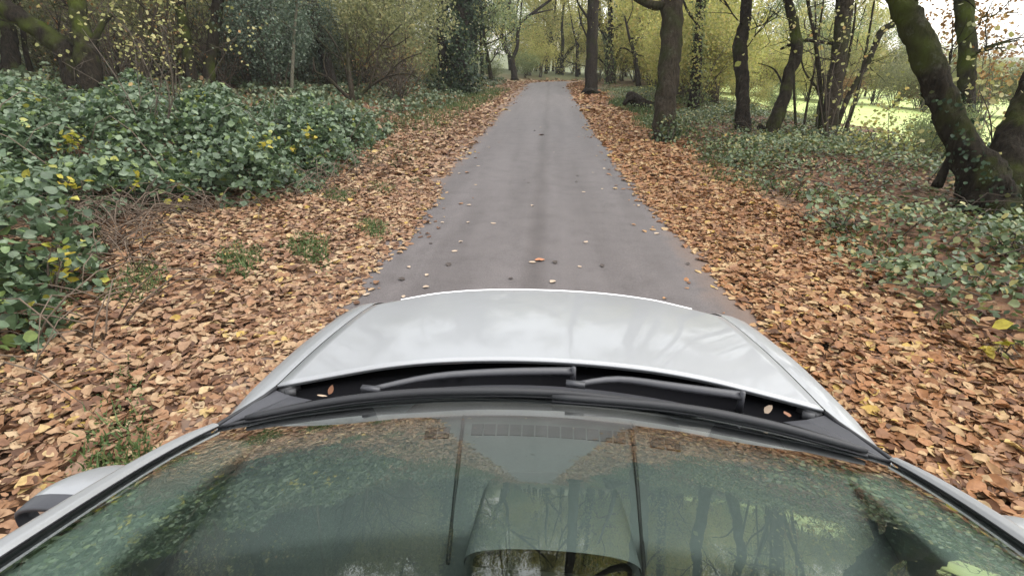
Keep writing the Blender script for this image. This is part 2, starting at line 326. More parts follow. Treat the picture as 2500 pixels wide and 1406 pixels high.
# ------------------------------------------------------------------ leaf litter, brambles, grass: nobody could count them
def sample(n, x0, x1, y0, y1):
    return RNG.uniform(x0, x1, n), RNG.uniform(y0, y1, n)
def clumpy(x, y, s=1.): return (np.sin(x*2.1*s+1.3)*np.sin(y*1.7*s+.4)+np.sin(x*.9*s-y*1.3*s+2)+np.sin(x*4.3*s+y*3.1*s))/3
def carpet(name, zones, m, label, cat, lift=.012, up=.78):
    Ps = []; Ls = []
    for n, x0, x1, y0, y1, L, fn in zones:
        x, y = sample(n, x0, x1, y0, y1); keep = fn(x, y) > RNG.uniform(0, 1, n); x, y = x[keep], y[keep]
        X_ = x+shift(y)+.25; on = np.abs(x+.25); z = np.where(on < 2.05, crest(y)+.006+.03*(1-np.minimum(on/2.05, 1)**2), np.maximum(height(X_, y), crest(y)))
        Ps.append(np.stack([X_, y, z+.006+(lift+RNG.uniform(0, .04, len(x)))*sm(1.75, 2.2, on)], 1)); Ls.append(L*RNG.choice([.5, .7, .9, 1.1, 1.35, 1.6], len(x))*RNG.uniform(.85, 1.15, len(x)))
    P = np.concatenate(Ps); L = np.concatenate(Ls)
    fl = np.abs(P[:, 0]-shift(P[:, 1])) < 1.9; Nv = RNG.normal(size=(len(P), 3))*np.where(fl, .05, .24)[:, None]; Nv[:, 2] = 1
    V, F = leaf_arrays(P, Nv, RNG.normal(size=(len(P), 3)), L, L*.7*RNG.uniform(.65, 1.15, len(P)), .4, .2, 2); me = mesh_np(name, V, F); o = obj(name, me, m); return tag(o, label, cat, kind='stuff')
def edge_l(y): return np.interp(y, [0, 3.6, 5.1, 9.6, 17.7, 60], [-1.7, -1.68, -1.68, -1.88, -1.95, -1.95])+.05*np.sin(y*1.3)+.035*np.sin(y*3.7+1)+.015*np.sin(y*9)
def edge_r(y): return np.interp(y, [0, 3.8, 5.3, 9.8, 17.9, 60], [1.72, 1.66, 1.56, 1.30, 1.26, 1.3])+.05*np.sin(y*1.1+2)+.035*np.sin(y*4.1)+.015*np.sin(y*8+1)
def bramble_edge(y):      # right-hand border of the bramble mass on the left
    return np.interp(y, [0, 2.5, 3.6, 4.2, 4.8, 5.6, 6.5, 7.5, 9, 11, 16, 27, 40, 60], [-3.5, -3.55, -3.75, -4.25, -5.1, -5.0, -3.6, -3.45, -3.6, -3.9, -4.2, -4.0, -3.6, -3.4])+.12*np.sin(y*3)+.08*np.sin(y*7.3)
wl = lambda x, y: sm(-.26, .12, edge_l(y)-x)**1.6*(1-.75*sm(0, 1.5, bramble_edge(y)-x))*(.62+.5*clumpy(x, y, 1.3))
wr = lambda x, y: sm(-.26, .12, x-edge_r(y))**1.6*(1-.97*sm(2.7, 3.3, x+.2*np.sin(y*2)))*(.85+.3*clumpy(x, y))
wm = lambda x, y: .9*np.exp(-np.maximum(0, np.minimum(x-edge_l(y), edge_r(y)-x))/.13)
carpet('fallen_leaves', [(62000, -5.6, -1.5, .3, 8, .067, wl), (18000, -6, -1.5, 8, 20, .11, wl), (8000, -6, -1.5, 20, 55, .17, wl), (4000, -6, -1.5, 55, 80, .26, wl), (1500, -1.9, -.9, .3, 14, .06, wm), (900, -1.9, -1.1, 14, 40, .12, wm)],
       M['litter'], 'carpet of pale brown fallen leaves on the left verge of the lane', 'fallen leaves')
carpet('fallen_leaves', [(62000, 1.2, 4.6, .6, 8, .064, wr), (24000, 1.2, 4.2, 8, 20, .10, wr), (10000, 1.2, 4.6, 20, 55, .17, wr), (1500, .6, 1.6, .3, 14, .06, wm), (900, .8, 1.6, 14, 40, .12, wm)],
       M['litter_orange'], 'carpet of orange brown fallen leaves on the right verge of the lane', 'fallen leaves')
def mound(x, y):          # height of the bramble mass above the ground
    d = bramble_edge(y)-x
    return np.clip(sm(-.08, .6, d)*(.72+.5*clumpy(x, y, .75)+.15*clumpy(x+4, y, 2.3)), 0.02, 2)*(1-.55*sm(9, 18, y))
def bramble_patch(name, n, x0, x1, y0, y1, L, m, label, dens, trio=True):
    x, y = sample(n, x0, x1, y0, y1); k = dens(x, y) > RNG.uniform(0, 1, n); x, y = x[k], y[k]
    h = mound(x, y)*RNG.uniform(0, 1, len(x))**.42; P0 = np.stack([x, y, height(x, y)+h+.02], 1)
    if trio:
        a = RNG.uniform(0, 6.28, len(x)); Ps = [P0+np.stack([np.cos(a+t)*L*.55, np.sin(a+t)*L*.55, RNG.uniform(-.02, .02, len(x))], 1) for t in (0, 2.1, 4.2)]; P0 = np.concatenate(Ps)
    me = leaves_mesh(name, P0, L*RNG.choice([.65, .85, 1.05, 1.35], len(P0)), .8, .5, 2 if L < .1 else 1, .35, .25); o = obj(name, me, m); return tag(o, label, 'brambles', kind='stuff')
dB = lambda x, y: sm(-.05, .25, bramble_edge(y)-x)*np.clip(.7+.8*clumpy(x, y, .9)+.3*clumpy(x+2, y+1, 2.6), .08, 1)
bramble_patch('bramble_undergrowth', 42000, -11, -3.2, 1.2, 12.5, .085, M['bramble'], 'low mass of dark green bramble leaves left of the lane', dB)
dF = lambda x, y: sm(-.1, .6, bramble_edge(y)-x)*np.clip(.6+.6*clumpy(x, y, .6), .1, 1)
bramble_patch('woodland_ground_cover', 46000, -32, -3.3, 11, 46, .125, M['bramble_far'], 'green ground cover across the woodland floor beyond the brambles', dF)
# bramble canes arching under the leaves
cb = MB()
for _ in range(300):
    y = random.choice((random.uniform(4.3, 6.1), random.uniform(1.8, 9))); x = float(bramble_edge(y))-random.uniform(-.35, .5); a = random.uniform(0, 6.28); l = random.uniform(.4, 1.1); hh = random.uniform(.1, .42)
    pts = []
    for t in (0, .25, .5, .75, 1):
        px_, py_ = x+math.cos(a)*l*t, y+math.sin(a)*l*t; pts.append((px_, py_, float(height(px_, py_))+.01+hh*math.sin(math.pi*t*.85)))
    cb.tube(pts, [.006, .006, .005, .004, .002], 5)
for _ in range(70):
    y = random.uniform(3, 13); x = float(bramble_edge(y))-random.uniform(.4, 5); a = random.uniform(0, 6.28); l = random.uniform(.5, 1.6); hh = random.uniform(.5, 1.1)
    pts = []
    for t in (0, .2, .4, .6, .8, 1):
        px_, py_ = x+math.cos(a)*l*t, y+math.sin(a)*l*t; pts.append((px_, py_, float(height(px_, py_))+hh*math.sin(math.pi*(t*.8))))
    cb.tube(pts, [.007, .0065, .006, .005, .004, .002], 5)
tag(cb.build('bramble_undergrowth', M['twig_pale']), 'tangle of brown bramble canes along the edge of the brambles', 'brambles', kind='stuff')
cb = MB()
for _ in range(230):
    y = random.uniform(2.2, 15); x = random.uniform(3.1, 7.5); a = random.uniform(0, 6.28); l = random.uniform(.3, 1.1); hh = random.uniform(.05, .4)
    pts = []
    for t in (0, .25, .5, .75, 1):
        px_, py_ = x+math.cos(a)*l*t, y+math.sin(a)*l*t; pts.append((px_, py_, float(height(px_, py_))+.01+hh*math.sin(math.pi*t*random.choice((.5, .85)))))
    cb.tube(pts, [.007, .006, .005, .004, .002], 5)
tag(cb.build('dead_stems', M['twig']), 'dead brown stems and canes lying on the bank right of the lane', 'undergrowth', kind='stuff')
# herbs and grass on the right-hand bank
dR = lambda x, y: sm(2.8, 3.3, x+.2*np.sin(y*1.7)+.15*np.sin(y*.6))*(1-sm(7, 11, x))*np.clip(.42+1.1*clumpy(x, y, .75)+.45*clumpy(x+3, y, 2.2), .16+.3*(1-sm(4, 7, y)), 1)*(1-.3*sm(5.5, 8, x))
x, y = sample(130000, 2.4, 9.5, 1.2, 34); k = dR(x, y) > RNG.uniform(0, 1, len(x)); x, y = x[k], y[k]
P = np.stack([x, y, height(x, y)+.03+RNG.uniform(0, 1, len(x))**1.1*(.15+.24*sm(-.2, .6, clumpy(x, y, .8)))], 1)
tag(obj('verge_plants', leaves_mesh('verge_plants', P, .07, .7, .55, 1, .35, .2), M['nettle']), 'low green plants and ivy on the bank right of the lane', 'undergrowth', kind='stuff')
x, y = sample(70000, 2.4, 11, 1.0, 30); k = (sm(2.8, 3.2, x)*(.5+.3*clumpy(x, y, .7))) > RNG.uniform(0, 1, len(x)); x, y = x[k], y[k]
P = np.stack([x, y, height(x, y)+.02+RNG.uniform(0, .03, len(x))], 1)
tag(obj('damp_leaves', leaves_mesh('damp_leaves', P, .085, .72, .7, 1, .5, .3), M['litter_dark']), 'dark damp fallen leaves under the trees on the right bank', 'fallen leaves', kind='stuff')
def grass(name, zones, label):
    x = []; y = []
    for n, x0, x1, y0, y1, fn in zones:
        a, b = sample(n, x0, x1, y0, y1); k = fn(a, b) > RNG.uniform(0, 1, n); x.append(a[k]+shift(b[k])+.25); y.append(b[k])
    x = np.concatenate(x); y = np.concatenate(y); n = len(x); sc = 1+sm(6, 25, y)*1.2
    hgt = RNG.uniform(.04, .13, n)*sc; wd = .006*sc*RNG.uniform(.7, 1.4, n); a = RNG.uniform(0, 6.28, n); ln = RNG.uniform(.1, .8, n)*hgt; b2 = RNG.uniform(0, 6.28, n)
    B = np.stack([x, y, height(x, y)], 1); sdv = np.stack([np.cos(a)*wd, np.sin(a)*wd, 0*a], 1)
    lean = np.stack([np.cos(b2)*ln, np.sin(b2)*ln, hgt], 1)
    V = np.stack([B-sdv, B+sdv, B+sdv*.7+lean*np.array([.4, .4, .6]), B-sdv*.7+lean*np.array([.4, .4, .6]), B+lean], 1).reshape(-1, 3)
    F = (np.arange(n)[:, None, None]*5+np.array([[0, 1, 2], [0, 2, 3], [3, 2, 4]])[None]).reshape(-1, 3)
    tag(obj(name, mesh_np(name, V, F), M['grass']), label, 'grass', kind='stuff')
gl = lambda x, y: np.clip(clumpy(x+3, y+5, 1.6)*2.2-.55, 0, 1)*sm(.15, .5, edge_l(y)-x)*sm(-.3, .4, x-bramble_edge(y)+.2)
gl2 = lambda x, y: sm(-.9, -.1, bramble_edge(y)+.55-x)*(1-sm(.2, 1.6, bramble_edge(y)-x))*.7
x, y = sample(60000, -4.2, -1.8, .3, 8); k = (np.clip(clumpy(x+3, y+5, 1.6)*2.4-.5, 0, 1)*sm(.1, .5, edge_l(y)-x)) > RNG.uniform(0, 1, len(x)); x, y = x[k], y[k]
P = np.stack([x, y, height(x, y)+RNG.uniform(.02, .07, len(x))], 1)
tag(obj('moss', leaves_mesh('moss', P, .026, .5, .45, 1, .3, .3), M['grass']), 'green moss patches showing through the leaves on the left verge', 'moss', kind='stuff')
gr = lambda x, y: sm(2.6, 3.0, x+.25*np.sin(y*.9))*(1-sm(3.3, 4.1, x))*np.clip(.55+.8*clumpy(x, y, .7), 0, 1)*sm(3, 6, y)
grass('grass', [(30000, -4.4, -1.8, .4, 7, gl), (12000, -5.6, -2.5, 9, 34, gl2), (28000, 2.2, 4.4, 3, 24, gr)], 'tufts of green grass pushing through the leaves on the verges')

# ------------------------------------------------------------------ trees
def limb(mb, p, d, length, r, depth, tips, droop=0.):
    n = 5; pts = [np.array(p, float)]; d = np.array(d, float); d /= np.linalg.norm(d)
    for i in range(n):
        d = d+RNG.normal(size=3)*.16+np.array([0, 0, .06-droop]); d /= np.linalg.norm(d); pts.append(pts[-1]+d*length/n)
    mb.tube(pts, [r*(1-.75*i/n) for i in range(n+1)], 6 if r > .03 else 4, 0, cap=False)
    if depth == 0:
        tips += pts[2:]; return
    for i in range(2, n+1):
        for _ in range(1 if depth > 1 else 2):
            dd = d+RNG.normal(size=3)*.75; limb(mb, pts[i], dd, length*RNG.uniform(.4, .62), r*(1-.75*i/n)*.75+.004, depth-1, tips, droop)
def crown_pts(tips, n, spread):
    T = np.array(tips); return T[RNG.integers(0, len(T), n)]+RNG.normal(size=(n, 3))*spread
def ivy_on(pts, rad, n, thick, L=.09):
    P = []; N = []
    for _ in range(n):
        i = RNG.integers(0, len(pts)-1); t = RNG.uniform(); p = np.array(pts[i])*(1-t)+np.array(pts[i+1])*t; a = RNG.uniform(0, 6.28)
        nn = np.array([math.cos(a), math.sin(a), .15]); P.append(p+nn*(rad[i]+RNG.uniform(0, thick)*(.5+.5*math.sin(p[2]*2+a*2)))); N.append(nn)
    return leaves_mesh('ivy', np.array(P), L, .85, .55, 1, .2, .15, np.array(N))
HEROES = []; LABELS = {}
SHORT = ['tall straight oak', 'slender dark roadside trunk', 'pale ivy clad trunk', 'crooked dead tree', 'ivy smothered leaning trunk', 'knobbly upright trunk', 'bent dark trunk', 'grey hazel clump', 'great forked trunk', 'vine draped trunk',
         'great mossy twin trunk', 'V shaped twin trunks', 'dark leaning trunk', 'pale grey pole', 'pale hazel stems', 'far left trunk', 'bare twiggy shrub', 'broad ivy smothered tree', 'low forking tree', 'spreading tree ahead', 'thin leafy trunk ahead']
def in_picture(x, y, z=1.):
    v = np.array([x, y, z])-CAM; k = v@_fw; return 1250+FPX*(v@_rt)/k, k
def single_out(kind, x, y, s, s0, s1):
    """say which one by its size and by the nearest tree one can find in the picture"""
    px, k = in_picture(x, y)
    if k < 1 or not -60 < px < 2560: return None
    size = ('small', 'middling', 'large')[int(min(2, 3*(s-s0)/(s1-s0+1e-6)))]
    for i in sorted(range(len(HEROES)), key=lambda i: abs(in_picture(*HEROES[i])[0]-px)+4*abs(in_picture(*HEROES[i])[1]-k))[:6]:
        hp, hk = in_picture(*HEROES[i]); l = f"{size} {kind} {'just ' if abs(hp-px) < 60 else ''}{'left' if px < hp else 'right'} of and {'far ' if k > hk+15 else ''}{'behind' if k > hk else 'before'} the {SHORT[i]}"
        if l not in LABELS and len(l.split()) <= 16: LABELS[l] = 1; return l
    return None
def hero(name, label, cat, stems, bark='bark', crown=None, base=None, depth=None, top=9., crown_n=1600, leafL=.13, ivy=None, flare=1.5, limbs=6, group=None, branches=(), twigs=4):
    """stems: lists of (px, py, width px) from the ground up; each grows on to its full height above the picture."""
    b = ground_hit(*(base or stems[0][0][:2])); k = float(np.dot(b-CAM, _fw)) if depth is None else depth
    if depth is not None: b = at_depth(*stems[0][0][:2], depth); b[2] = float(height(b[0], b[1]))
    root = empty(name, tuple(b), label, cat, group); mb = MB(); tips = []; low = []; axes = []; HEROES.append((b[0], b[1]))
    for si, st in enumerate(stems):
        kk = k*(1+.02*si)
        pts = [at_depth(px, py, kk) for px, py, _ in st]; rad = [max(.012, wd*k/FPX/2) for *_, wd in st]
        if si == 0 or len(st) and st[0][1] > (base or stems[0][0])[1]-25:
            p0 = pts[0].copy(); p0[2] = min(p0[2], float(height(p0[0], p0[1])))-.12; pts.insert(0, p0); rad.insert(0, rad[0]*flare)
        d = pts[-1]-pts[-2]; d /= np.linalg.norm(d)
        z = pts[-1][2]; r = rad[-1]
        if st[-1][1] <= 5:
            while z < top:
                d = d+RNG.normal(size=3)*.10+np.array([0, 0, .1]); d /= np.linalg.norm(d)
                pts.append(pts[-1]+d*1.1); r = max(.03, r*.86); rad.append(r); z = pts[-1][2]
        sp, sr = smoothpts(pts, rad, 9 if rad[0] > .12 else 5); mb.tube(sp, sr, 20 if rad[0] > .12 else 7, .15)
        for q in range(twigs):      # twigs low on the stem, within sight
            i = int(len(sp)*RNG.uniform(.2, .75)); a = RNG.uniform(0, 6.28)
            if sp[i][2]-b[2] > 1.2: limb(mb, sp[i], (math.cos(a), math.sin(a), RNG.uniform(0, .7)), RNG.uniform(.7, 1.7), min(.02, sr[i]*.4), 1, low); axes.append((sp, sr))
        if st[-1][1] <= 5 and limbs:
            for q in range(limbs):
                i = int(len(sp)*RNG.uniform(.62, .98)); a = RNG.uniform(0, 6.28)
                limb(mb, sp[i], (math.cos(a), math.sin(a), RNG.uniform(.2, .8)), RNG.uniform(1.6, 3.0), sr[i]*.5, 2 if q % 2 else 1, tips)
    for br in branches:
        kk = k*RNG.uniform(.97, 1.03); pts = [at_depth(px, py, k+(kk-k)*i/len(br)) for i, (px, py, _) in enumerate(br)]
        rad = [max(.004, wd*k/FPX/2) for *_, wd in br]; sp, sr = smoothpts(pts, rad, 4); mb.tube(sp, sr, 6, 0)
        if len(br) > 2: tips += [sp[-1]]
    mb.build('trunk', M[bark], root, loc=tuple(b))
    if crown and tips:
        n1 = int(crown_n*1.5); P = crown_pts(tips, n1, .3)-b; L = leafL*1.15*RNG.uniform(.6, 1.25, n1)
        if low:
            n2 = 22*twigs; P = np.concatenate([P, crown_pts(low, n2, .09)-b]); L = np.concatenate([L, .075*RNG.uniform(.6, 1.2, n2)])
        obj('crown', leaves_mesh('crown', P, L, .75, .3, 1 if k < 16 else 0), M[crown], root)
    if ivy:
        for (si, frac, n, thick, mname) in ivy:
            sp, sr = axes[si]; kx = max(2, int(len(sp)*frac)); me = ivy_on([p-b for p in sp[:kx]], sr[:kx], n, thick, .055 if k < 9 else .085 if k < 20 else .15)
            obj('ivy', me, M[mname], root)
    return root, k, b
def mound_depth(px, py):
    d = ray(px, py); t = 1.5
    for _ in range(4000):
        p = CAM+d*t
        if p[2] <= height(p[0], p[1])+(mound(p[0]-float(shift(p[1]))-.25, p[1]) if p[0] < -3 else .08)+.04: return t
        t *= 1.004
    return t
def spray(name, label, cat, pix, depth, n, L, m, rad, stem=None, group=None, bark='twig', k_spread=.5, up=.35, stems_n=7):
    """a small leafy shrub or sapling: stems from the ground to leaf clusters centred on the given places"""
    k = depth if name == 'hazel_bush' else min(depth, mound_depth(sum(q[0] for q in pix)/len(pix), sum(q[1] for q in pix)/len(pix))); cs = [at_depth(px, py, k+RNG.uniform(-k_spread, k_spread)) for px, py in pix]
    g = at_depth(*stem, k) if stem else cs[0].copy(); g[2] = float(height(g[0], g[1]))
    root = empty(name, tuple(g), label, cat, group); mb = MB()
    for c in cs[:max(stems_n, 1)]:
        mid = (g+c)/2+RNG.normal(size=3)*.08*np.linalg.norm(c-g); sp, sr = smoothpts([g-[0, 0, .05], mid, c], [.012, .009, .004], 4); mb.tube(sp, sr, 5, 0)
        for _ in range(9):
            i = RNG.integers(3, len(sp)); e = sp[i]+RNG.normal(size=3)*rad*.9; mb.tube([sp[i], (sp[i]+e)/2+RNG.normal(size=3)*.03, e], [.005, .004, .002], 4)
    mb.build('stem', M[bark], root, loc=tuple(g))
    P = np.array(cs)[RNG.integers(0, len(cs), n)]+RNG.normal(size=(n, 3))*rad-g
    obj('foliage', leaves_mesh('foliage', P, L, .85, up, 1, .25, .2), M[m], root); return root
T = 'tree'
# right of the lane, near to far
hero('oak_tree', 'tall straight oak trunk on right verge with swollen foot and green ivy tuft', T, [[(1625, 345, 62), (1622, 280, 50), (1632, 180, 50), (1640, 80, 50), (1640, 0, 52)], ],
     'bark_grey', 'yellow', ivy=[(0, .12, 160, .16, 'nettle')], branches=[[(1640, 8, 24), (1600, 14, 20), (1560, 0, 16), (1500, -40, 10)]], flare=1.3, top=12, limbs=8)
hero('beech_tree', 'slender dark trunk standing by the right edge of the lane where it bends', T, [[(1442, 232, 32), (1444, 150, 27), (1447, 60, 27), (1448, 0, 28)]], 'bark', 'yellow', top=14, limbs=8,
     branches=[[(1447, 60, 8), (1425, 30, 6), (1410, 5, 5), (1408, -20, 4)], [(1446, 120, 5), (1420, 60, 4), (1412, 20, 3)]])
hero('ivy_clad_tree', 'pale trunk covered in ivy leaves with limbs fanning out behind slender dark trunk', T, [[(1490, 215, 24), (1488, 150, 22), (1484, 105, 20), (1480, 85, 18)], [(1482, 100, 12), (1466, 60, 10), (1462, 0, 8)], [(1485, 100, 13), (1490, 50, 12), (1488, 0, 12)], [(1490, 95, 10), (1530, 40, 7), (1560, 0, 6)], [(1492, 100, 7), (1520, 70, 5), (1545, 30, 4), (1570, 0, 4)]],
     'bark_grey', 'yellow', ivy=[(0, 1, 900, .12, 'green')], limbs=2, crown_n=900, top=9, depth=36)
hero('dead_tree', 'thin crooked dark trunk with bare side branches behind the fallen log', T, [[(1560, 225, 14), (1556, 180, 12), (1548, 130, 10), (1536, 90, 6), (1525, 40, 4)]], 'bark', None, depth=28, limbs=0,
     branches=[[(1548, 132, 5), (1575, 138, 4), (1610, 136, 2)], [(1546, 130, 5), (1524, 118, 3), (1510, 122, 2)], [(1540, 95, 5), (1570, 95, 4), (1590, 108, 2)], [(1550, 100, 4), (1580, 90, 4), (1608, 84, 2)], [(1530, 60, 3), (1545, 20, 2), (1540, -10, 2)]])
hero('ivy_covered_tree', 'ivy smothered leaning trunk just right of the tall straight oak', T, [[(1695, 250, 26), (1700, 160, 24), (1705, 80, 22), (1712, 0, 22)]], 'bark', 'green', ivy=[(0, .7, 1500, .3, 'green')], depth=17, top=9, limbs=5,
     branches=[[(1705, 60, 8), (1680, 30, 6), (1668, 0, 5)]])
hero('slim_tree', 'dark upright trunk with knobbly bulge halfway up on the right bank', T, [[(1812, 322, 42), (1813, 260, 30), (1812, 190, 30), (1806, 115, 34), (1818, 60, 26), (1822, 0, 25)]], 'bark', 'olive', top=10, limbs=6)
hero('bent_tree', 'bent dark trunk with broken stub at its foot curving up beside the hazel', T, [[(1878, 340, 30), (1895, 290, 34), (1917, 230, 27), (1926, 180, 25), (1945, 130, 28), (1938, 60, 22), (1922, 0, 19)], [(1872, 335, 20), (1862, 318, 18), (1852, 306, 12)]], 'bark_moss', 'yellow', top=8, limbs=5,
     branches=[[(1945, 108, 9), (1925, 112, 8), (1905, 121, 5)], [(1945, 105, 9), (1965, 99, 8), (2010, 104, 8), (2035, 110, 5), (2050, 125, 3)], [(1912, 210, 5), (1890, 170, 4), (1850, 155, 2)]])
hero('coppiced_hazel', 'many stemmed hazel clump of grey brown poles on the right bank', T,
     [[(2018, 345, 38), (2032, 250, 36), (2048, 140, 34), (2058, 60, 34), (2066, 0, 34)], [(2010, 345, 16), (2035, 200, 13), (2042, 80, 12), (2046, 0, 11)], [(1995, 350, 12), (2005, 250, 10), (1990, 100, 9), (1972, 0, 8)], [(2030, 340, 15), (2075, 230, 13), (2120, 150, 12), (2150, 80, 18), (2180, 60, 16)],
      [(1945, 365, 8), (1940, 250, 7), (1935, 120, 6), (1925, 0, 5)], [(1955, 360, 6), (1972, 250, 6), (1990, 160, 5), (2005, 40, 5), (2010, 0, 4)], [(2005, 350, 9), (2025, 260, 8), (2062, 180, 7), (2085, 60, 6), (2090, 0, 5)], [(2060, 335, 12), (2080, 270, 11), (2100, 200, 9), (2122, 80, 6), (2135, 0, 5)],
      [(1990, 350, 8), (1998, 260, 7), (2012, 200, 6), (1995, 120, 5), (1990, 0, 4)], [(2022, 345, 9), (2000, 230, 7), (1962, 170, 5), (1950, 90, 4)]], 'bark_grey', 'hazel', top=6.5, limbs=3, crown_n=1500, leafL=.10, flare=1.2)
hero('forked_tree', 'great mossy forked trunk leaning left at the right edge of the wood', T,
     [[(2410, 520, 120), (2400, 440, 105), (2345, 345, 62), (2300, 240, 60), (2262, 140, 62), (2222, 50, 56), (2200, 0, 54)], [(2475, 545, 150), (2455, 440, 110), (2462, 350, 64), (2495, 270, 54), (2530, 180, 46), (2580, 60, 38), (2600, 0, 34)], [(2335, 360, 16), (2310, 405, 18), (2288, 455, 26)]], 'bark_moss', 'olive', top=9, limbs=5, flare=1.25, leafL=.11, ivy=[(1, .3, 420, .16, 'ivy'), (0, .2, 150, .1, 'ivy')])
hero('upright_tree', 'upright trunk with a pale vine behind the great forked trunk', T, [[(2370, 330, 34), (2358, 240, 34), (2362, 120, 36), (2352, 0, 38)], [(2372, 330, 9), (2376, 200, 9), (2358, 90, 9), (2345, 40, 8), (2352, 0, 6)]], 'bark_moss', 'russet', depth=11, top=8, limbs=6, leafL=.1,
     branches=[[(2375, 130, 8), (2430, 110, 6), (2490, 98, 3)], [(2362, 60, 7), (2372, 20, 6), (2380, -10, 5)]])
# left of the lane
hero('mossy_tree', 'great dark twin trunk with mossy limb reaching left above the brambles', T,
     [[(232, 290, 46), (222, 200, 50), (212, 130, 50), (195, 60, 38), (185, 0, 36)], [(200, 285, 52), (185, 190, 56), (165, 130, 54), (110, 85, 46), (50, 45, 42), (0, 10, 42), (-60, -40, 40)]], 'bark_moss', 'olive', depth=11.5, top=9, limbs=6, flare=1.15,
     branches=[[(225, 110, 16), (250, 60, 13), (275, 35, 8)], [(215, 280, 13), (220, 210, 12), (196, 150, 10), (180, 90, 8)]])
hero('twin_tree', 'twin dark trunks splayed in a narrow V with green moss at the foot', T, [[(478, 240, 26), (462, 150, 24), (448, 60, 25), (436, 0, 24)], [(505, 240, 34), (512, 160, 26), (526, 60, 26), (532, 0, 26)]], 'bark_moss', 'olive', depth=16, top=9, limbs=5)
hero('leaning_tree', 'dark leaning trunk behind bare twiggy shrub in the left wood', T, [[(820, 225, 22), (805, 180, 24), (790, 120, 26), (772, 60, 28), (762, 0, 28)]], 'bark', 'olive', depth=21, top=10, limbs=5)
hero('pole_sapling', 'slim pale grey pole of a sapling standing in the left undergrowth', T, [[(713, 215, 8), (716, 130, 8), (721, 50, 7), (726, 0, 7)]], 'bark_pale', 'olive', depth=17, top=7, limbs=3, crown_n=500)
hero('hazel_sapling', 'spindly pale hazel stems beside the great dark twin trunk', T, [[(352, 270, 14), (345, 190, 11), (350, 130, 9), (340, 0, 7)], [(372, 270, 16), (362, 200, 14), (358, 120, 10), (378, 40, 7), (385, 0, 6)], [(440, 290, 6), (420, 200, 5), (405, 80, 4), (410, 0, 4)]], 'bark_grey', 'hazel', depth=12, top=6, limbs=3, crown_n=700, leafL=.1)
hero('edge_tree', 'dark trunk at the far left edge of the wood', T, [[(30, 185, 40), (25, 120, 32), (20, 60, 30), (18, 0, 28)]], 'bark_moss', 'olive', depth=17, top=9, limbs=5)
hero('bare_shrub', 'bare twiggy shrub with splayed grey branches at the edge of the left wood', 'shrub',
     [[(862, 250, 14), (855, 200, 12), (850, 150, 8), (845, 60, 5)], [(858, 248, 8), (830, 220, 8), (800, 190, 7), (770, 175, 5), (765, 140, 4)], [(866, 248, 8), (900, 215, 8), (940, 190, 6), (990, 180, 4), (1020, 190, 2)], [(864, 246, 6), (890, 160, 5), (930, 110, 4), (980, 60, 3)], [(860, 246, 6), (838, 150, 5), (800, 80, 4), (755, 40, 3)]], 'bark_grey', None, depth=17, limbs=0,
     branches=[[(900, 215, 5), (920, 150, 4), (925, 110, 3), (940, 60, 2)], [(905, 213, 4), (905, 170, 4), (898, 140, 2)], [(940, 190, 4), (980, 150, 3), (1030, 130, 2)], [(850, 150, 4), (870, 100, 3), (865, 60, 2)], [(845, 100, 3), (820, 60, 2), (800, 20, 2)], [(930, 110, 3), (960, 115, 3), (1000, 90, 2)], [(800, 190, 4), (790, 150, 3), (800, 110, 2)], [(890, 160, 3), (870, 130, 3), (845, 120, 2)], [(838, 150, 3), (780, 100, 3), (750, 50, 2)]])
hero('ivy_smothered_tree', 'broad dark tree smothered in ivy at the left verge before the bend', T, [[(1118, 245, 40), (1122, 180, 44), (1128, 90, 46), (1130, 0, 48)], [(1112, 240, 22), (1088, 180, 22), (1078, 90, 24), (1080, 0, 24)]], 'bark', 'holly', depth=26, top=11, limbs=6, crown_n=2500, leafL=.16, ivy=[(0, .75, 8000, 1.25, 'ivy'), (1, .75, 4500, .8, 'ivy')])
hero('forked_sapling', 'small dark tree forking low beside the lane at the left of the bend', T, [[(1257, 198, 17), (1252, 160, 13), (1248, 138, 14)], [(1248, 142, 11), (1230, 110, 10), (1226, 70, 9), (1238, 30, 8), (1246, 0, 7)], [(1250, 142, 11), (1262, 118, 9), (1270, 60, 8), (1312, 25, 7), (1345, 0, 6)]], 'bark', 'olive', depth=46, limbs=3, top=9, crown_n=900,
     branches=[[(1226, 75, 6), (1205, 55, 5), (1190, 40, 3)], [(1270, 65, 5), (1272, 25, 5), (1275, -10, 4)], [(1300, 35, 5), (1330, 28, 3), (1350, 24, 2)]])
hero('spreading_tree', 'low spreading tree straight ahead where the lane bends out of sight', T, [[(1366, 196, 20), (1365, 160, 19), (1362, 140, 16), (1350, 110, 8), (1340, 60, 6)], [(1368, 150, 9), (1374, 110, 8), (1372, 60, 6), (1378, 0, 5)], [(1372, 152, 8), (1390, 125, 7), (1420, 95, 5), (1440, 60, 4)]], 'bark_moss', 'yellow', depth=58, limbs=3, top=9, crown_n=1500, leafL=.2)
hero('roadside_sapling', 'thin leafy trunk at the far bend beside the slender dark trunk', T, [[(1408, 196, 9), (1409, 150, 8), (1412, 100, 6), (1420, 40, 5), (1422, 0, 5)]], 'bark', 'yellow', depth=56, limbs=3, top=9, crown_n=900, leafL=.2)
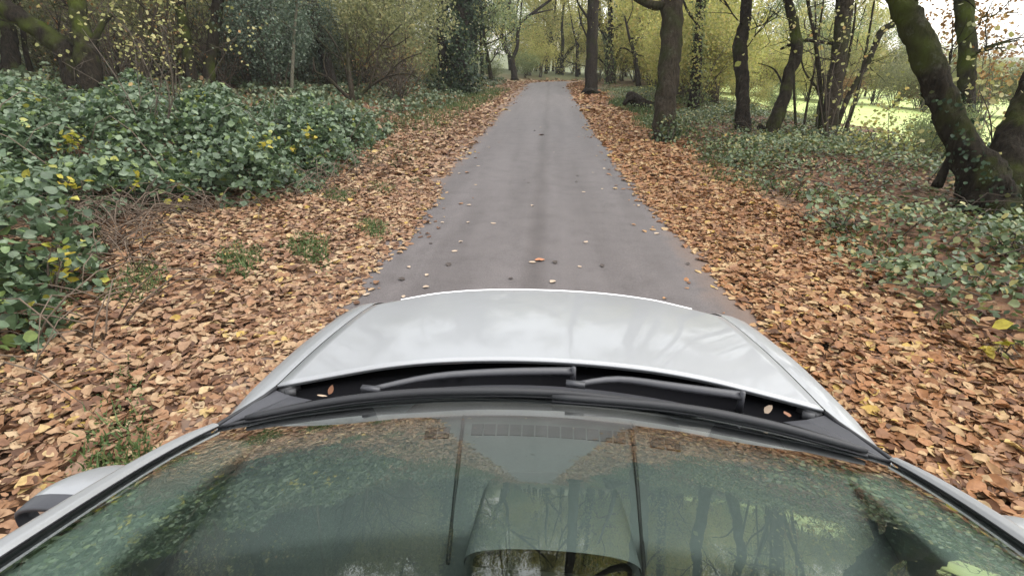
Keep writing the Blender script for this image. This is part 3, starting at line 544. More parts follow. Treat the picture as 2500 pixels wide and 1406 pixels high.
# fallen log with its hollow end
b = ground_hit(1555, 272); kL = float(np.dot(b-CAM, _fw)); root = empty('fallen_log', tuple(b), 'dark hollow rotten log lying in the leaves right of the lane', 'log')
mb = MB(); pts, rr = smoothpts([at_depth(px, py, kL+i*.15) for i, (px, py) in enumerate([(1590, 268), (1565, 255), (1548, 242), (1535, 232)])], [.27, .25, .22, .16], 4); mb.tube(pts, rr, 12, .18); mb.build('trunk', M['bark'], root, loc=tuple(b))
mb = MB(); pts, rr = smoothpts([at_depth(px, py, kL+.1) for px, py in [(1548, 240), (1532, 245), (1524, 256)]], [.13, .1, .08], 4); mb.tube(pts, rr, 8, .2); mb.build('branch_stub', M['bark'], root, loc=tuple(b))

# leafy sprigs and saplings one can pick out
spray('hazel_bush', 'pale yellow hazel sprays hanging in front of the great dark twin trunk', 'shrub', [(200, 70), (300, 50), (330, 130), (260, 20), (390, 60), (150, 150), (410, 110), (300, 200), (160, 60), (350, 10), (400, 20), (560, 100)], 7.6, 80, .07, 'hazel', .17, stem=(340, 300), k_spread=.9)
spray('hazel_bush', 'yellow leafed hazel bush in front of the twin V trunks', 'shrub', [(400, 110), (395, 60), (330, 150), (400, 150), (340, 90), (590, 70), (410, 30), (380, 170), (300, 110)], 12, 300, .075, 'hazel', .32, stem=(430, 290), k_spread=1.2)
spray('hazel_bush', 'loose yellow leaves on thin stems among the hazel poles on the right', 'shrub', [(1960, 40), (2010, 90), (2070, 60), (2130, 90), (2030, 170), (2110, 170), (1990, 20), (2150, 20), (1900, 50), (1860, 60), (2080, 250), (2160, 140), (2100, 10)], 11.2, 420, .075, 'hazel', .26, stem=(2020, 350), k_spread=.9)
spray('hazel_bush', 'bright lime yellow bush at the field edge beyond the right bank', 'shrub', [(2120, 320), (2180, 330), (2240, 350), (2170, 270), (2260, 290), (2090, 360), (2210, 380), (2140, 380), (2280, 370), (2200, 420), (2120, 410)], 9.6, 800, .07, 'yellow', .22, stem=(2180, 420), k_spread=.7)
spray('hazel_bush', 'rusty and yellow leaves in front of the great forked trunk', 'shrub', [(2330, 300), (2400, 280), (2440, 310), (2480, 260), (2390, 220), (2360, 360), (2290, 290), (2460, 340), (2420, 200), (2470, 150), (2340, 180)], 6.6, 170, .075, 'hazel', .2, stem=(2430, 470), k_spread=.5)
spray('hazel_bush', 'russet leafed bush behind the upright trunk with the pale vine', 'shrub', [(2410, 80), (2440, 130), (2420, 40), (2400, 160), (2450, 190), (2380, 30), (2330, 60), (2300, 40)], 12.5, 900, .09, 'russet', .35, stem=(2400, 330), k_spread=.9)
for lab, pix, dpt, n, st in [('clump of yellow leaves at the foot of the great dark twin trunk', [(172, 330), (176, 350), (165, 365), (182, 340)], 9.6, 26, (175, 385)),
                             ('yellow leafed sprig poking from the brambles nearest the leaf strewn verge', [(735, 350), (760, 335), (725, 370), (745, 320)], 8.6, 40, (740, 400)),
                             ('yellow leafed sprig in the middle of the brambles', [(610, 340), (640, 360), (660, 345), (590, 350), (630, 380)], 8.2, 44, (630, 400)),
                             ('two yellow leaves above the bare bramble canes', [(436, 502), (455, 496)], 6.1, 6, (440, 540)),
                             ('orange yellow leaves on top of the brambles in the left foreground', [(326, 460), (385, 428), (330, 432), (322, 445)], 6.6, 8, (340, 500)),
                             ('pair of yellow leaves left of the orange yellow ones on the brambles', [(168, 445), (198, 442)], 6.3, 6, (180, 480)),
                             ('yellow leaves at the edge of the brambles nearest the car', [(150, 640), (128, 602), (155, 665), (165, 625), (150, 730)], 4.3, 15, (150, 760))]:
    dpt = mound_depth(sum(q[0] for q in pix)/len(pix), sum(q[1] for q in pix)/len(pix))
    spray('bramble_sprig', lab, 'sprig', pix, dpt, n+4, .08, 'lemon', .045, stem=st, k_spread=.12, up=.5, stems_n=2)
spray('bramble_sprig', 'bright yellow green leaves at the right edge of the bank near the car', 'sprig', [(2440, 850), (2480, 860), (2500, 830), (2470, 840)], 3.8, 12, .085, 'lemon', .05, stem=(2480, 900), k_spread=.08, up=.6, stems_n=2)
spray('verge_plant', 'dark green leafy plant at the right edge of the bank', 'plant', [(2440, 590), (2480, 570), (2420, 600), (2500, 600), (2460, 620)], 5.6, 160, .06, 'nettle', .13, stem=(2460, 640), k_spread=.2, up=.5)
spray('verge_plant', 'clump of green leaves on the bank below the hazel poles', 'plant', [(2060, 545), (2090, 540), (2030, 530), (2110, 560), (1990, 520)], 7.2, 150, .07, 'nettle', .1, stem=(2060, 570), k_spread=.3, up=.6)
spray('verge_plant', 'ivy clump at the foot of the tall straight oak', 'plant', [(1630, 315), (1640, 330), (1622, 335), (1645, 310)], 11.6, 260, .075, 'nettle', .13, stem=(1632, 352), k_spread=.2, up=.4)

# ------------------------------------------------------------------ woodland behind: prototypes, then copies of each thing and its parts
def proto_tree(h, r, nl, leaf, L, bark, n_limbs=11, cb=.28):
    b = MB(); tips = []; p = np.zeros(3); d = np.array([RNG.normal()*.08, RNG.normal()*.08, 1.]); pts = [p-[0, 0, .25], p]; n = 9
    for i in range(n):
        d = d+RNG.normal(size=3)*.07+np.array([0, 0, .08]); d /= np.linalg.norm(d); pts.append(pts[-1]+d*h*.9/n)
    rad = [r*1.5, r*1.15]+[r*(1-.85*(i+1)/n) for i in range(n)]; sp, sr = smoothpts(pts, rad, 3); b.tube(sp, sr, 9, .08)
    for q in range(n_limbs):
        i = int(len(sp)*(cb+(.97-cb)*q/n_limbs)); a = RNG.uniform(0, 6.28)
        limb(b, sp[i], (math.cos(a), math.sin(a), RNG.uniform(.1, .8)), h*RNG.uniform(.16, .3), sr[i]*.5, 2 if q % 2 else 1, tips, .03)
    tm = mesh('trunk', b.V, b.F); tm.polygons.foreach_set('use_smooth', [True]*len(tm.polygons)); tm.materials.append(M[bark])
    cm = leaves_mesh('crown', crown_pts(tips, nl, .33), L, .75, .3, 0); cm.materials.append(M[leaf]); return [('trunk', tm), ('crown', cm)]
def proto_bush(rx, h, nl, leaf, L, stems=9, clumps=34, bark='twig', low=.12, sp_=.16):
    b = MB(); cs = []
    for _ in range(clumps):
        u = RNG.normal(size=3); u /= np.linalg.norm(u); q = RNG.uniform(.45, 1)**.5; cs.append(np.array([u[0]*rx*q, u[1]*rx*q, h*(.5+low+(.5-low)*u[2]*q)]))
    for c in cs[:stems]:
        g = np.array([RNG.normal()*.1, RNG.normal()*.1, -.1]); m_ = (g+c)/2+np.array([-c[0], -c[1], 0])*.15+RNG.normal(size=3)*.08; s1, s2 = smoothpts([g, m_, c], [.03, .02, .006], 4); b.tube(s1, s2, 5, 0)
        for _ in range(4):
            e = s1[RNG.integers(4, len(s1))]; f = cs[RNG.integers(0, len(cs))]; b.tube([e, e*.5+f*.5+RNG.normal(size=3)*.1, f], [.01, .007, .003], 4)
    tm = mesh('stem', b.V, b.F); tm.materials.append(M[bark])
    P = np.array(cs)[RNG.integers(0, clumps, nl)]+RNG.normal(size=(nl, 3))*np.array([rx, rx, h*.6])*sp_; P[:, 2] = np.maximum(P[:, 2], .03)
    cm = leaves_mesh('foliage', P, L, .7, .25, 0); cm.materials.append(M[leaf]); return [('stem', tm), ('foliage', cm)]
def place(name, proto, x, y, s, rz, label, cat, group, sz=None):
    o = empty(name, (x, y, float(height(x, y))), label, cat, group); o.rotation_euler = (0, 0, rz); o.scale = (s, s, sz or s)
    for nm, me in proto: obj(nm, me, None, o)
    return o
PT = {'dark': [proto_tree(11, .2, 1300, 'olive', .15, 'bark') for _ in range(3)], 'green': [proto_tree(10, .16, 3600, 'green', .16, 'bark_moss') for _ in range(2)],
      'yellow': [proto_tree(10.5, .18, 4800, 'yellow', .17, 'bark', 14, .2) for _ in range(3)], 'pole': [proto_tree(9, .08, 900, 'olive', .13, 'bark_grey', 8, .45) for _ in range(3)]}
PB = {'holly': [proto_bush(1.5, 4.2, 6500, 'holly', .11) for _ in range(3)], 'olive': [proto_bush(1.9, 3.6, 5200, 'olive', .11) for _ in range(3)], 'green': [proto_bush(1.8, 3.2, 5200, 'green', .11) for _ in range(3)],
      'yellow': [proto_bush(1.9, 3.8, 5000, 'yellow', .11) for _ in range(3)], 'bare': [proto_bush(1.8, 3.0, 500, 'russet', .08, 24, 40, 'twig', .1) for _ in range(2)], 'russet': [proto_bush(1.6, 2.4, 3600, 'russet', .11) for _ in range(2)]}
PLACED = []
KIND = {'dark glossy holly bush in the left wood behind the slim pale pole': 'dark glossy holly bush', 'dark evergreen bush deep in the left wood': 'dark evergreen bush', 'olive green understory bush among the trunks of the left wood': 'olive green bush',
        'bare brown twiggy bush among the trunks of the left wood': 'bare brown bush', 'leafy green bush beside the left verge towards the bend': 'leafy green bush', 'dark trunk standing back in the left wood': 'dark trunked tree', 'thin grey pole of a young tree in the left wood': 'thin grey young tree',
        'green crowned tree closing the view beyond the left of the bend': 'green crowned tree', 'yellow green tree closing the view beyond the bend': 'yellow green tree', 'yellow green bush beyond the bend of the lane': 'yellow green bush', 'yellow green bush behind the trunks of the right bank': 'yellowish bush',
        'olive bush behind the dark trunks of the right bank': 'olive bush', 'yellowing tree among the trunks right of the lane': 'yellowing tree', 'yellow green shrub at the edge of the field': 'field edge shrub', 'leafy tree arching over the far end of the lane': 'tree arching over the lane',
        'hedgerow bush along the far side of the field': 'hedgerow bush', 'tree beyond the far side of the field': 'tree beyond the field', 'distant tree closing the depth of the left wood': 'distant woodland tree'}
def scatter(name, protos, n, region, s0, s1, label, cat, group, mind, rad_=1.7):
    c = 0; tries = 0
    while c < n and tries < n*60:
        tries += 1; x, y = region()
        xx = x-float(shift(y))
        if -3.9 < xx < 3.4 and y < 75: continue
        if any((x-a)**2+(y-b)**2 < max(mind, m2)**2*.6 for a, b, m2 in PLACED): continue
        hid = False
        for a, b in HEROES:      # keep a clear view of the trees one can pick out
            l = math.hypot(a, b); t = (x*a+y*b)/(l*l)
            if .3 < t < 1.03 and abs(x*b-y*a)/l < rad_*min(1, mind): hid = True
        if hid: continue
        PLACED.append((x, y, mind)); c += 1; s = random.uniform(s0, s1)
        place(name, random.choice(protos), x, y, s, random.uniform(0, 6.28), single_out(KIND.get(label, ' '.join(label.split()[:4])), x, y, s, s0, s1) or label, cat, group, s*random.uniform(.85, 1.2))
U = random.uniform
def fan(px0, px1, d0, d1):
    def f():
        px = U(px0, px1); d = d0+(d1-d0)*U(0, 1)**.8; v = ray(px, 160); v = v[:2]/np.hypot(*v[:2]); return CAMX+v[0]*d, v[1]*d
    return f
scatter('holly_bush', PB['holly'], 12, fan(540, 800, 20, 34), .8, 1.25, 'dark glossy holly bush in the left wood behind the slim pale pole', 'bush', 'hollies in the left wood', 1.6)
scatter('holly_bush', PB['holly'], 11, fan(-200, 1050, 30, 52), .8, 1.2, 'dark evergreen bush deep in the left wood', 'bush', 'evergreens deep in the left wood', 2.2)
scatter('understory_bush', PB['olive'], 30, fan(-250, 980, 18, 40), .7, 1.3, 'olive green understory bush among the trunks of the left wood', 'bush', 'understory bushes of the left wood', 1.8)
scatter('understory_bush', PB['bare'], 6, fan(250, 1050, 19, 30), .7, 1.1, 'bare brown twiggy bush among the trunks of the left wood', 'bush', 'bare bushes of the left wood', 1.6)
scatter('understory_bush', PB['green'], 24, fan(850, 1335, 24, 60), .5, .95, 'leafy green bush beside the left verge towards the bend', 'bush', 'green bushes along the left verge', 1.6)
scatter('woodland_tree', PT['dark'], 30, fan(-350, 1150, 18, 60), .9, 1.25, 'dark trunk standing back in the left wood', T, 'trees of the left wood', 1.6)
scatter('woodland_sapling', PT['pole'], 26, fan(-250, 1150, 14, 45), .8, 1.2, 'thin grey pole of a young tree in the left wood', T, 'young trees of the left wood', 1.0)
scatter('woodland_tree', PT['green'], 16, fan(960, 1360, 46, 85), .8, 1.2, 'green crowned tree closing the view beyond the left of the bend', T, 'green trees beyond the bend', 2.5)
scatter('woodland_tree', PT['yellow'], 22, fan(1250, 1620, 50, 100), .8, 1.2, 'yellow green tree closing the view beyond the bend', T, 'yellow trees beyond the bend', 2.5)
scatter('understory_bush', PB['yellow'], 34, fan(1270, 1760, 34, 75), .9, 1.5, 'yellow green bush beyond the bend of the lane', 'bush', 'yellow bushes beyond the bend', 2.0)
scatter('understory_bush', PB['yellow'], 14, fan(1460, 1760, 18, 33), .6, 1.05, 'yellow green bush behind the trunks of the right bank', 'bush', 'yellow bushes of the right bank', 1.6)
scatter('understory_bush', PB['olive'], 4, fan(1640, 1760, 17, 28), .5, .8, 'olive bush behind the dark trunks of the right bank', 'bush', 'olive bushes of the right bank', 1.4)
scatter('woodland_tree', PT['yellow'], 6, fan(1450, 1760, 26, 46), .8, 1.0, 'yellowing tree among the trunks right of the lane', T, 'yellow trees right of the lane', 2.5)
def field_edge(): y = U(9, 24); return float(shift(y))+.25+U(6.6, 9.5), y
scatter('field_edge_shrub', PB['yellow']+PB['green'], 6, field_edge, .25, .38, 'yellow green shrub at the edge of the field', 'bush', 'shrubs along the field edge', .7, .3)
def verge_line(y0, y1):
    def f():
        y = U(y0, y1); return float(shift(y))+random.choice((-1, 1))*U(4.2, 8.5), y
    return f
scatter('woodland_tree', PT['yellow']+PT['green'], 22, verge_line(38, 88), .95, 1.25, 'leafy tree arching over the far end of the lane', T, 'trees arching over the far lane', 2.2, .5)
# hedge and trees on the far side of the field
scatter('hedge_bush', PB['russet']+PB['olive']+PB['yellow'], 34, fan(1760, 2650, 41, 46), .7, 1.05, 'hedgerow bush along the far side of the field', 'bush', 'hedgerow beyond the field', 2.0)
scatter('field_tree', PT['yellow']+PT['green'], 13, fan(1740, 2230, 50, 66), .55, .8, 'tree beyond the far side of the field', T, 'trees beyond the field', 4)
scatter('woodland_tree', PT['green']+PT['dark'], 9, fan(-500, 1250, 62, 110), 1.1, 1.5, 'distant tree closing the depth of the left wood', T, 'distant trees of the left wood', 3)

# ------------------------------------------------------------------ thin haze, added to lift the wood's shadows and fade its distance
hm = bpy.data.materials.new('haze'); hm.use_nodes = True; ht = hm.node_tree; ht.nodes.remove(ht.nodes['Principled BSDF'])
hv = nd(ht, 'ShaderNodeVolumePrincipled'); hv.inputs['Color'].default_value = (.93, .95, .96, 1); hv.inputs['Density'].default_value = .0005
ht.links.new(hv.outputs[0], ht.nodes['Material Output'].inputs['Volume'])
hb = MB(); hb.box((0, 60, 8), (220, 190, 18)); tag(hb.build('haze', hm, smooth=False), 'thin haze through the wood, added to lift its shadows and fade its distance', 'haze', kind='stuff')
S.cycles.volume_bounces = 1
# ------------------------------------------------------------------ the car
CX = -0.045
def silver():
    m, t, b = mat('silver_paint')
    b.inputs['Base Color'].default_value = (.275, .279, .285, 1); b.inputs['Metallic'].default_value = .35; b.inputs['Roughness'].default_value = .38
    b.inputs['Coat Weight'].default_value = .5; b.inputs['Coat Roughness'].default_value = .05
    tc = nd(t, 'ShaderNodeTexCoord'); n = nd(t, 'ShaderNodeTexNoise', i_Scale=5., i_Detail=6.); t.links.new(tc.outputs['Object'], n.inputs['Vector'])
    r = ramp(t, [(.35, (.42, .42, .42)), (.7, (.52, .52, .52))]); t.links.new(n.outputs[0], r.inputs[0]); t.links.new(r.outputs[0], b.inputs['Roughness'])
    return m
M['silver'] = silver()
M['black'] = simple('black_plastic', (.035, .035, .04), .45, noise=.25, scale=60)
M['rubber'] = simple('black_rubber', (.012, .012, .014), .6)
M['void'] = simple('deep_shade_black', (.004, .004, .005), 1.); M['void'].node_tree.nodes['Principled BSDF'].inputs['Specular IOR Level'].default_value = .1  # scuttle gap and cabin floor: their shade put into a near-black colour
M['dash'] = simple('grey_dashboard', (.12, .128, .128), .65, noise=.12, scale=120)
M['dash_dark'] = simple('dark_grille', (.03, .03, .032), .6)
M['trim'] = simple('pale_pillar_trim', (.2, .23, .21), .7)
M['seat'] = simple('dark_seat_cloth', (.035, .04, .045), .9, noise=.3, scale=200)
M['bright'] = simple('white_strip', (.9, .9, .91), .3, .0)  # near-white, far paler than the silver paint
M['mirror'] = simple('mirror_glass', (.85, .87, .88), .02, 1)
M['lamp'] = simple('headlamp_lens', (.7, .72, .75), .08, .4, 1)
M['tyre'] = simple('tyre_rubber', (.02, .02, .02), .85); M['rim'] = simple('alloy_rim', (.5, .5, .52), .3, .9)
def glassmat(name, tint):
    m, t, b = mat(name); t.nodes.remove(b)
    tr = nd(t, 'ShaderNodeBsdfTransparent'); tr.inputs[0].default_value = (*tint, 1)
    gl = nd(t, 'ShaderNodeBsdfGlossy'); gl.inputs['Roughness'].default_value = .012; gl.inputs[0].default_value = (.97, 1, .98, 1)
    fr = nd(t, 'ShaderNodeFresnel'); fr.inputs[0].default_value = 1.52
    mu = nd(t, 'ShaderNodeMath', operation='MULTIPLY'); mu.inputs[1].default_value = 1.6; mu.use_clamp = True
    t.links.new(fr.outputs[0], mu.inputs[0]); ms = nd(t, 'ShaderNodeMixShader'); t.links.new(mu.outputs[0], ms.inputs[0])
    t.links.new(tr.outputs[0], ms.inputs[1]); t.links.new(gl.outputs[0], ms.inputs[2]); t.links.new(ms.outputs[0], t.nodes['Material Output'].inputs[0])
    return m
M['glass'] = glassmat('windscreen_glass', (.76, .86, .82)); M['side_glass'] = glassmat('side_window_glass', (.6, .7, .66))
car = empty('silver_car', (CX, 0, 0), 'silver car driving down the lane seen over its bonnet and windscreen', 'car')
def part(mb, name, m, parent=None, smooth=True): return mb.build(name, M[m], parent or car, smooth)
def lerp(tab, t):
    xs = [a[0] for a in tab]; return [float(np.interp(t, xs, [a[i] for a in tab])) for i in range(1, len(tab[0]))]
# bonnet
def seam_x(y): return float(np.interp(y, [.915, .963, 1.035, 1.097, 1.149, 1.449, 1.76, 1.904, 2.07, 2.33], [.838, .830, .812, .796, .783, .768, .749, .733, .683, .57]))
def bonnet_z(x, y):
    t = np.clip((y-1.149)/.994, -.2, 1.4); u = x/.766
    z = 1.0065-.057*t-.098*t*t-.012*u*u-.020*float(sm(.42, 1.05, abs(u)))+.003*math.exp(-((abs(u)-.66)/.10)**2)*float(sm(-.05, .35, t))
    return float(z)
def bonnet_fn(u, v):
    s = 2*u-1; yr = 1.306-.157*abs(s)**2; yf = 2.168-.271*abs(s)**2.4; y = yr+(yf-yr)*v
    x = s*min(seam_x(y)-.004, .783); z = bonnet_z(x, y); z -= .05*max(0, v-.93)/.07*(v > .93)+.0
    return (x, y, z)
mb = MB(); mb.grid(bonnet_fn, 48, 40)
bon = part(mb, 'bonnet', 'silver'); so_ = bon.modifiers.new('s', 'SOLIDIFY'); so_.thickness = .014; so_.offset = -1
# folded bright rim of the bonnet's rear edge
mb = MB(); mb.tube([tuple(np.array(bonnet_fn(i/40, 0))+[0, -.002, -.003]) for i in range(41)], .0048, 6); part(mb, 'bonnet_rim', 'silver', bon)
mb = MB(); mb.tube([tuple(np.array(bonnet_fn(.06+.88*i/40, .945))+[0, .004, .003]) for i in range(41)], .0075, 6, flat=.8); part(mb, 'bonnet_front_strip', 'bright', bon)  # thin near-white strip along the bonnet's front edge
mb = MB(); mb.tube([tuple(np.array(bonnet_fn(i/40, 1))+[0, -.03, -.05]) for i in range(41)], .03, 6); part(mb, 'grille_rail', 'black')
# wings with headlamps
def wing(sg):
    prof = [(0, 0, 0), (.02, .0, -.001), (.045, 0, -.008), (.075, 0, -.024), (.1, 0, -.055), (.118, 0, -.1), (.126, 0, -.18), (.122, 0, -.3), (.1, 0, -.45), (.09, 0, -.62)]
    ys = [.915, .963, 1.035, 1.097, 1.149, 1.242, 1.345, 1.449, 1.55, 1.656, 1.76, 1.842, 1.904, 1.966, 2.04, 2.12, 2.215, 2.30]
    def fn(u, v):
        y = float(np.interp(v, np.linspace(0, 1, len(ys)), ys)); i = u*(len(prof)-1); a = int(min(i, len(prof)-2)); t = i-a
        dx = prof[a][0]*(1-t)+prof[a+1][0]*t; dz = prof[a][2]*(1-t)+prof[a+1][2]*t
        sx = seam_x(y)+.003; zs = bonnet_z(min(sx, .783), max(y, 1.035))-.003
        wide = float(np.interp(y, [.915, 1.149, 1.449, 1.81, 1.966, 2.12, 2.30], [.15, 1.12, 1.25, 1.3, 1.4, 1.5, 1.3]))
        drop = float(sm(1.86, 2.30, y))*.17
        return (sg*(sx+dx*wide), y, zs+dz*1.03-drop)
    mb = MB(); mb.grid(fn, 27, 48, flip=sg > 0); part(mb, 'front_wing', 'silver')
    mb = MB(); mb.grid(lambda u, v: tuple(np.array(fn(.18+.45*u, .80+.17*v))+[sg*.006, .006, .006]), 10, 10, flip=sg > 0); part(mb, 'headlight', 'lamp')
for sg in (-1, 1): wing(sg)
# bumper and grille below the line of sight
mb = MB(); mb.grid(lambda u, v: ((2*u-1)*(.88-.14*abs(2*u-1)**6), 2.40-.34*abs(2*u-1)**3.2-.04*(1-v), .25+.42*v), 24, 6, True); part(mb, 'bumper', 'silver')
mb = MB(); mb.grid(lambda u, v: ((2*u-1)*.58, 2.31-.14*abs(2*u-1)**2.4-.06*v, .64+.14*v), 24, 4, True); part(mb, 'grille', 'black')
# scuttle tray, black end triangles
def glass_base(s): return np.array([.806*s, 1.085-.173*s*s, 1.017-.007*s*s])
mb = MB()
def scut(u, v):
    s = 2*u-1; g = glass_base(s); f_ = np.array([.83*s, 1.44-.165*s*s, .90]); p = g*(1-v)+f_*v; p[2] += -.035*math.sin(math.pi*min(1, v*1.6))-.004; return p
mb.grid(scut, 32, 8); part(mb, 'scuttle_tray', 'void')
mb = MB()
def cowl(u, v):
    s = (2*u-1)*.86; g = glass_base(s); e = .105+.02*math.cos(s*2); p = g+np.array([0, .008+e*v, -.006-.05*v+.008*math.sin(v*3)]); return p
mb.grid(cowl, 40, 6); part(mb, 'cowl_panel', 'black')
for sg in (-1, 1):
    mb = MB(); A = [(sg*.822, .925, 1.0), (sg*.785, 1.135, .967), (sg*.73, 1.125, .955), (sg*.66, 1.11, .955), (sg*.75, 1.01, .99)]; 
    mb.add(A, [(0, 1, 2), (0, 2, 4), (4, 2, 3)]); mb.add([(a, b, c-.012) for a, b, c in A], [(2, 1, 0), (4, 2, 0), (3, 2, 4)]); part(mb, 'cowl_corner', 'black', None, False)
    mb = MB(); mb.tube([(sg*.833, .925, .998), (sg*.828, .963, .99), (sg*.810, 1.035, .979), (sg*.792, 1.097, .972), (sg*.782, 1.14, .97)], .006, 6); part(mb, 'wing_seal', 'rubber')
    mb = MB(); mb.box((sg*.755, 1.165, .945), (.012, .03, .018), sg*.4); mb.tube([(sg*.73, 1.15, .95), (sg*.755, 1.135, .955)], .012, 8); mb.tube([(sg*.76, 1.18, .945), (sg*.72, 1.23, .95)], .007, 6); part(mb, 'bonnet_hinge', 'dash_dark')
# windscreen
EDGE = [(0, .806, .912, 1.01), (.3, .768, .685, 1.120), (.52, .712, .50, 1.215), (.8, .645, .22, 1.335), (1, .60, -.02, 1.43)]
MID = [(0, 1.085, 1.017), (.25, .835, 1.136), (.5, .575, 1.255), (.75, .315, 1.368), (1, .06, 1.474)]
def curve(tab, v):
    xs = np.array([a[0] for a in tab]); out = []
    for i in range(1, len(tab[0])):
        c = np.polyfit(xs, [a[i] for a in tab], 3); out.append(float(np.polyval(c, v)))
    return out
def screen(u, v, off=0.):
    s = 2*u-1; ex, ey, ez = curve(EDGE, v); my, mz = curve(MID, v); q = abs(s)**2.2
    return np.array([s*ex, my+(ey-my)*q, mz+(ez-mz)*q+off])
mb = MB(); mb.grid(lambda u, v: screen(u, v), 40, 40, True); wsn = part(mb, 'windscreen', 'glass')
mb = MB()
for a, b in ((0, .045),): mb.grid(lambda u, v: screen(u, a+(b-a)*v, -.004), 40, 2)
for sg in (0, 1):
    mb.grid(lambda u, v: screen(u*.014 if sg == 0 else 1-.014*u, v, -.004), 2, 30)
part(mb, 'windscreen_border', 'rubber', wsn)
mb = MB(); mb.tube([tuple(screen(i/40, 0, .002)+[0, .004, 0]) for i in range(41)], .005, 5); part(mb, 'windscreen_seal', 'rubber', wsn)
# pillars, roof, doors: everything the wood is reflected in or that shades the cabin
for sg in (-1, 1):
    def pil(u, v):
        p = screen(1, v); a = u; off = [(0.000, 0.004), (.006, .010), (.022, .011), (.037, .003), (.043, -.02), (.04, -.05)]
        i = a*(len(off)-1); j = int(min(i, len(off)-2)); t = i-j; dx = off[j][0]*(1-t)+off[j+1][0]*t; dz = off[j][1]*(1-t)+off[j+1][1]*t
        return (sg*(p[0]+dx*(1-.35*max(0, .12-v)/.12)), p[1]+.01, p[2]+dz)
    mb = MB(); mb.grid(pil, 20, 40, flip=sg < 0); part(mb, 'windscreen_pillar', 'silver')
    mb = MB(); mb.tube([tuple((screen(1, i/30)+[.002, .0, .006])*[sg, 1, 1]) for i in range(31)], .004, 5); part(mb, 'pillar_seal', 'rubber')
    def trimfn(u, v):
        p = screen(1, v)-np.array([.015, 0, .012]); d = np.array([-.05, -.02, -.05]) if u < .5 else np.array([-.03, -.03, -.08]); k = u*2 if u < .5 else 1
        q = p+np.array([-.09, -.01, -.022])*min(1, u*2)+np.array([.02, -.02, -.09])*max(0, u*2-1); return (sg*q[0], q[1], q[2])
    mb = MB(); mb.grid(trimfn, 10, 24, flip=sg > 0); part(mb, 'pillar_trim', 'trim')
    mb = MB()   # door skin with its waistline, then the window
    mb.grid(lambda u, v: (sg*(.862+.045*math.sin(math.pi*min(1, v*1.1)*.5)-.03*max(0, v-.6)), .93-1.35*u, .965-.7*v+.02*(1-v)*u), 16, 14, flip=sg < 0); dr = part(mb, 'door', 'silver')
    mb = MB(); mb.tube([(sg*.905, -.25, .84), (sg*.93, -.2, .85), (sg*.93, -.1, .85), (sg*.905, -.05, .84)], .012, 6); part(mb, 'handle', 'silver', dr)
    mb = MB(); mb.grid(lambda u, v: (sg*(.855-.16*v**1.2), .80-1.2*u-(.78*v)*(1-u), .975+.44*v), 14, 10, flip=sg > 0); part(mb, 'side_window', 'side_glass')
    mb = MB()   # rear flank closes the body
    mb.grid(lambda u, v: (sg*(.89-.02*u-.17*float(sm(.45, 1, v))), -.42-1.5*u, .26+1.2*v-.10*u*v*v), 12, 12, flip=sg > 0); part(mb, 'rear_flank', 'silver')
    for wy in (1.42, -1.15):
        mb = MB(); mb.tube([(sg*.72, wy, .31), (sg*.73, wy, .31), (sg*.86, wy, .31), (sg*.87, wy, .31)], [.27, .305, .305, .27], 32); wh = part(mb, 'wheel', 'tyre')
        mb = MB(); mb.tube([(sg*.86, wy, .31), (sg*.874, wy, .31), (sg*.878, wy, .31)], [.2, .2, .06], 24)
        for k in range(5): a = k*1.2566; mb.tube([(sg*.882, wy+math.cos(a)*.05, .31+math.sin(a)*.05), (sg*.878, wy+math.cos(a)*.19, .31+math.sin(a)*.19)], [.03, .022], 6)
        part(mb, 'rim', 'rim', wh)
mb = MB(); mb.grid(lambda u, v: ((2*u-1)*(.64+.03*math.sin(v*3)), lerp([(0, .055), (1, -1.95)], v)[0]-.09*abs(2*u-1)**2.2*(1-v), 1.467+.055*math.sin(math.pi*min(1, v*.62+.0))-.033*abs(2*u-1)**2.2*(1-v)-.05*abs(2*u-1)**3*v-.04*v), 20, 20, True); part(mb, 'roof', 'silver')
mb = MB(); mb.grid(lambda u, v: ((2*u-1)*(.86-.17*float(sm(.45, 1, v))), -1.93-.03*math.sin(v*3), .26+1.16*v), 12, 12); part(mb, 'tailgate', 'silver')
mb = MB(); mb.box((0, -.4, .28), (.84, 1.55, .02)); mb.box((0, .98, .55), (.8, .02, .28)); part(mb, 'floor_pan', 'void', None, False)
# cabin
def dash_fn(u, v):
    s = 2*u-1; y = 1.04-.14*s*s-v*.44; z = .985+.012*math.sin(v*3.1)-.10*max(0, v-.82)/.18*(v > .82)+.004*math.cos(s*3)
    return (s*.78, y, z)
mb = MB(); mb.grid(dash_fn, 40, 24, True); mb.grid(lambda u, v: ((2*u-1)*.78, .60-.14*(2*u-1)**2-.05*v, .89-.38*v), 20, 6, True); dsh = part(mb, 'dashboard', 'dash')
def dashbox(x0, x1, y0, y1, m, name, n=1, lift=.006):
    mb = MB()
    for i in range(n):
        a = x0+(x1-x0)*(i+.06)/n; b = x0+(x1-x0)*(i+.94)/n; xm = (a+b)/2; bow = -.14*(xm/.8)**2
        mb.box((xm, (y0+y1)/2+bow-.025, 1.0+lift-.012), ((b-a)/2, (y1-y0)/2, .003), -.35*xm)
    return part(mb, name, m, dsh, False)
dashbox(-.175, .215, .985, 1.025, 'dash_dark', 'demist_vent', 12); dashbox(-.29, -.225, .975, 1.015, 'dash_dark', 'side_vent', 2); dashbox(.27, .345, .985, 1.02, 'dash_dark', 'side_vent', 2)
for x0, x1 in ((-.20, -.165), (.235, .20)):
    mb = MB(); mb.tube([(x0, 1.02, 1.002), (x0*.6+x1*.4, .85, 1.002), (x1, .61, .99)], .0045, 5); part(mb, 'dashboard_seam', 'dash_dark', dsh)
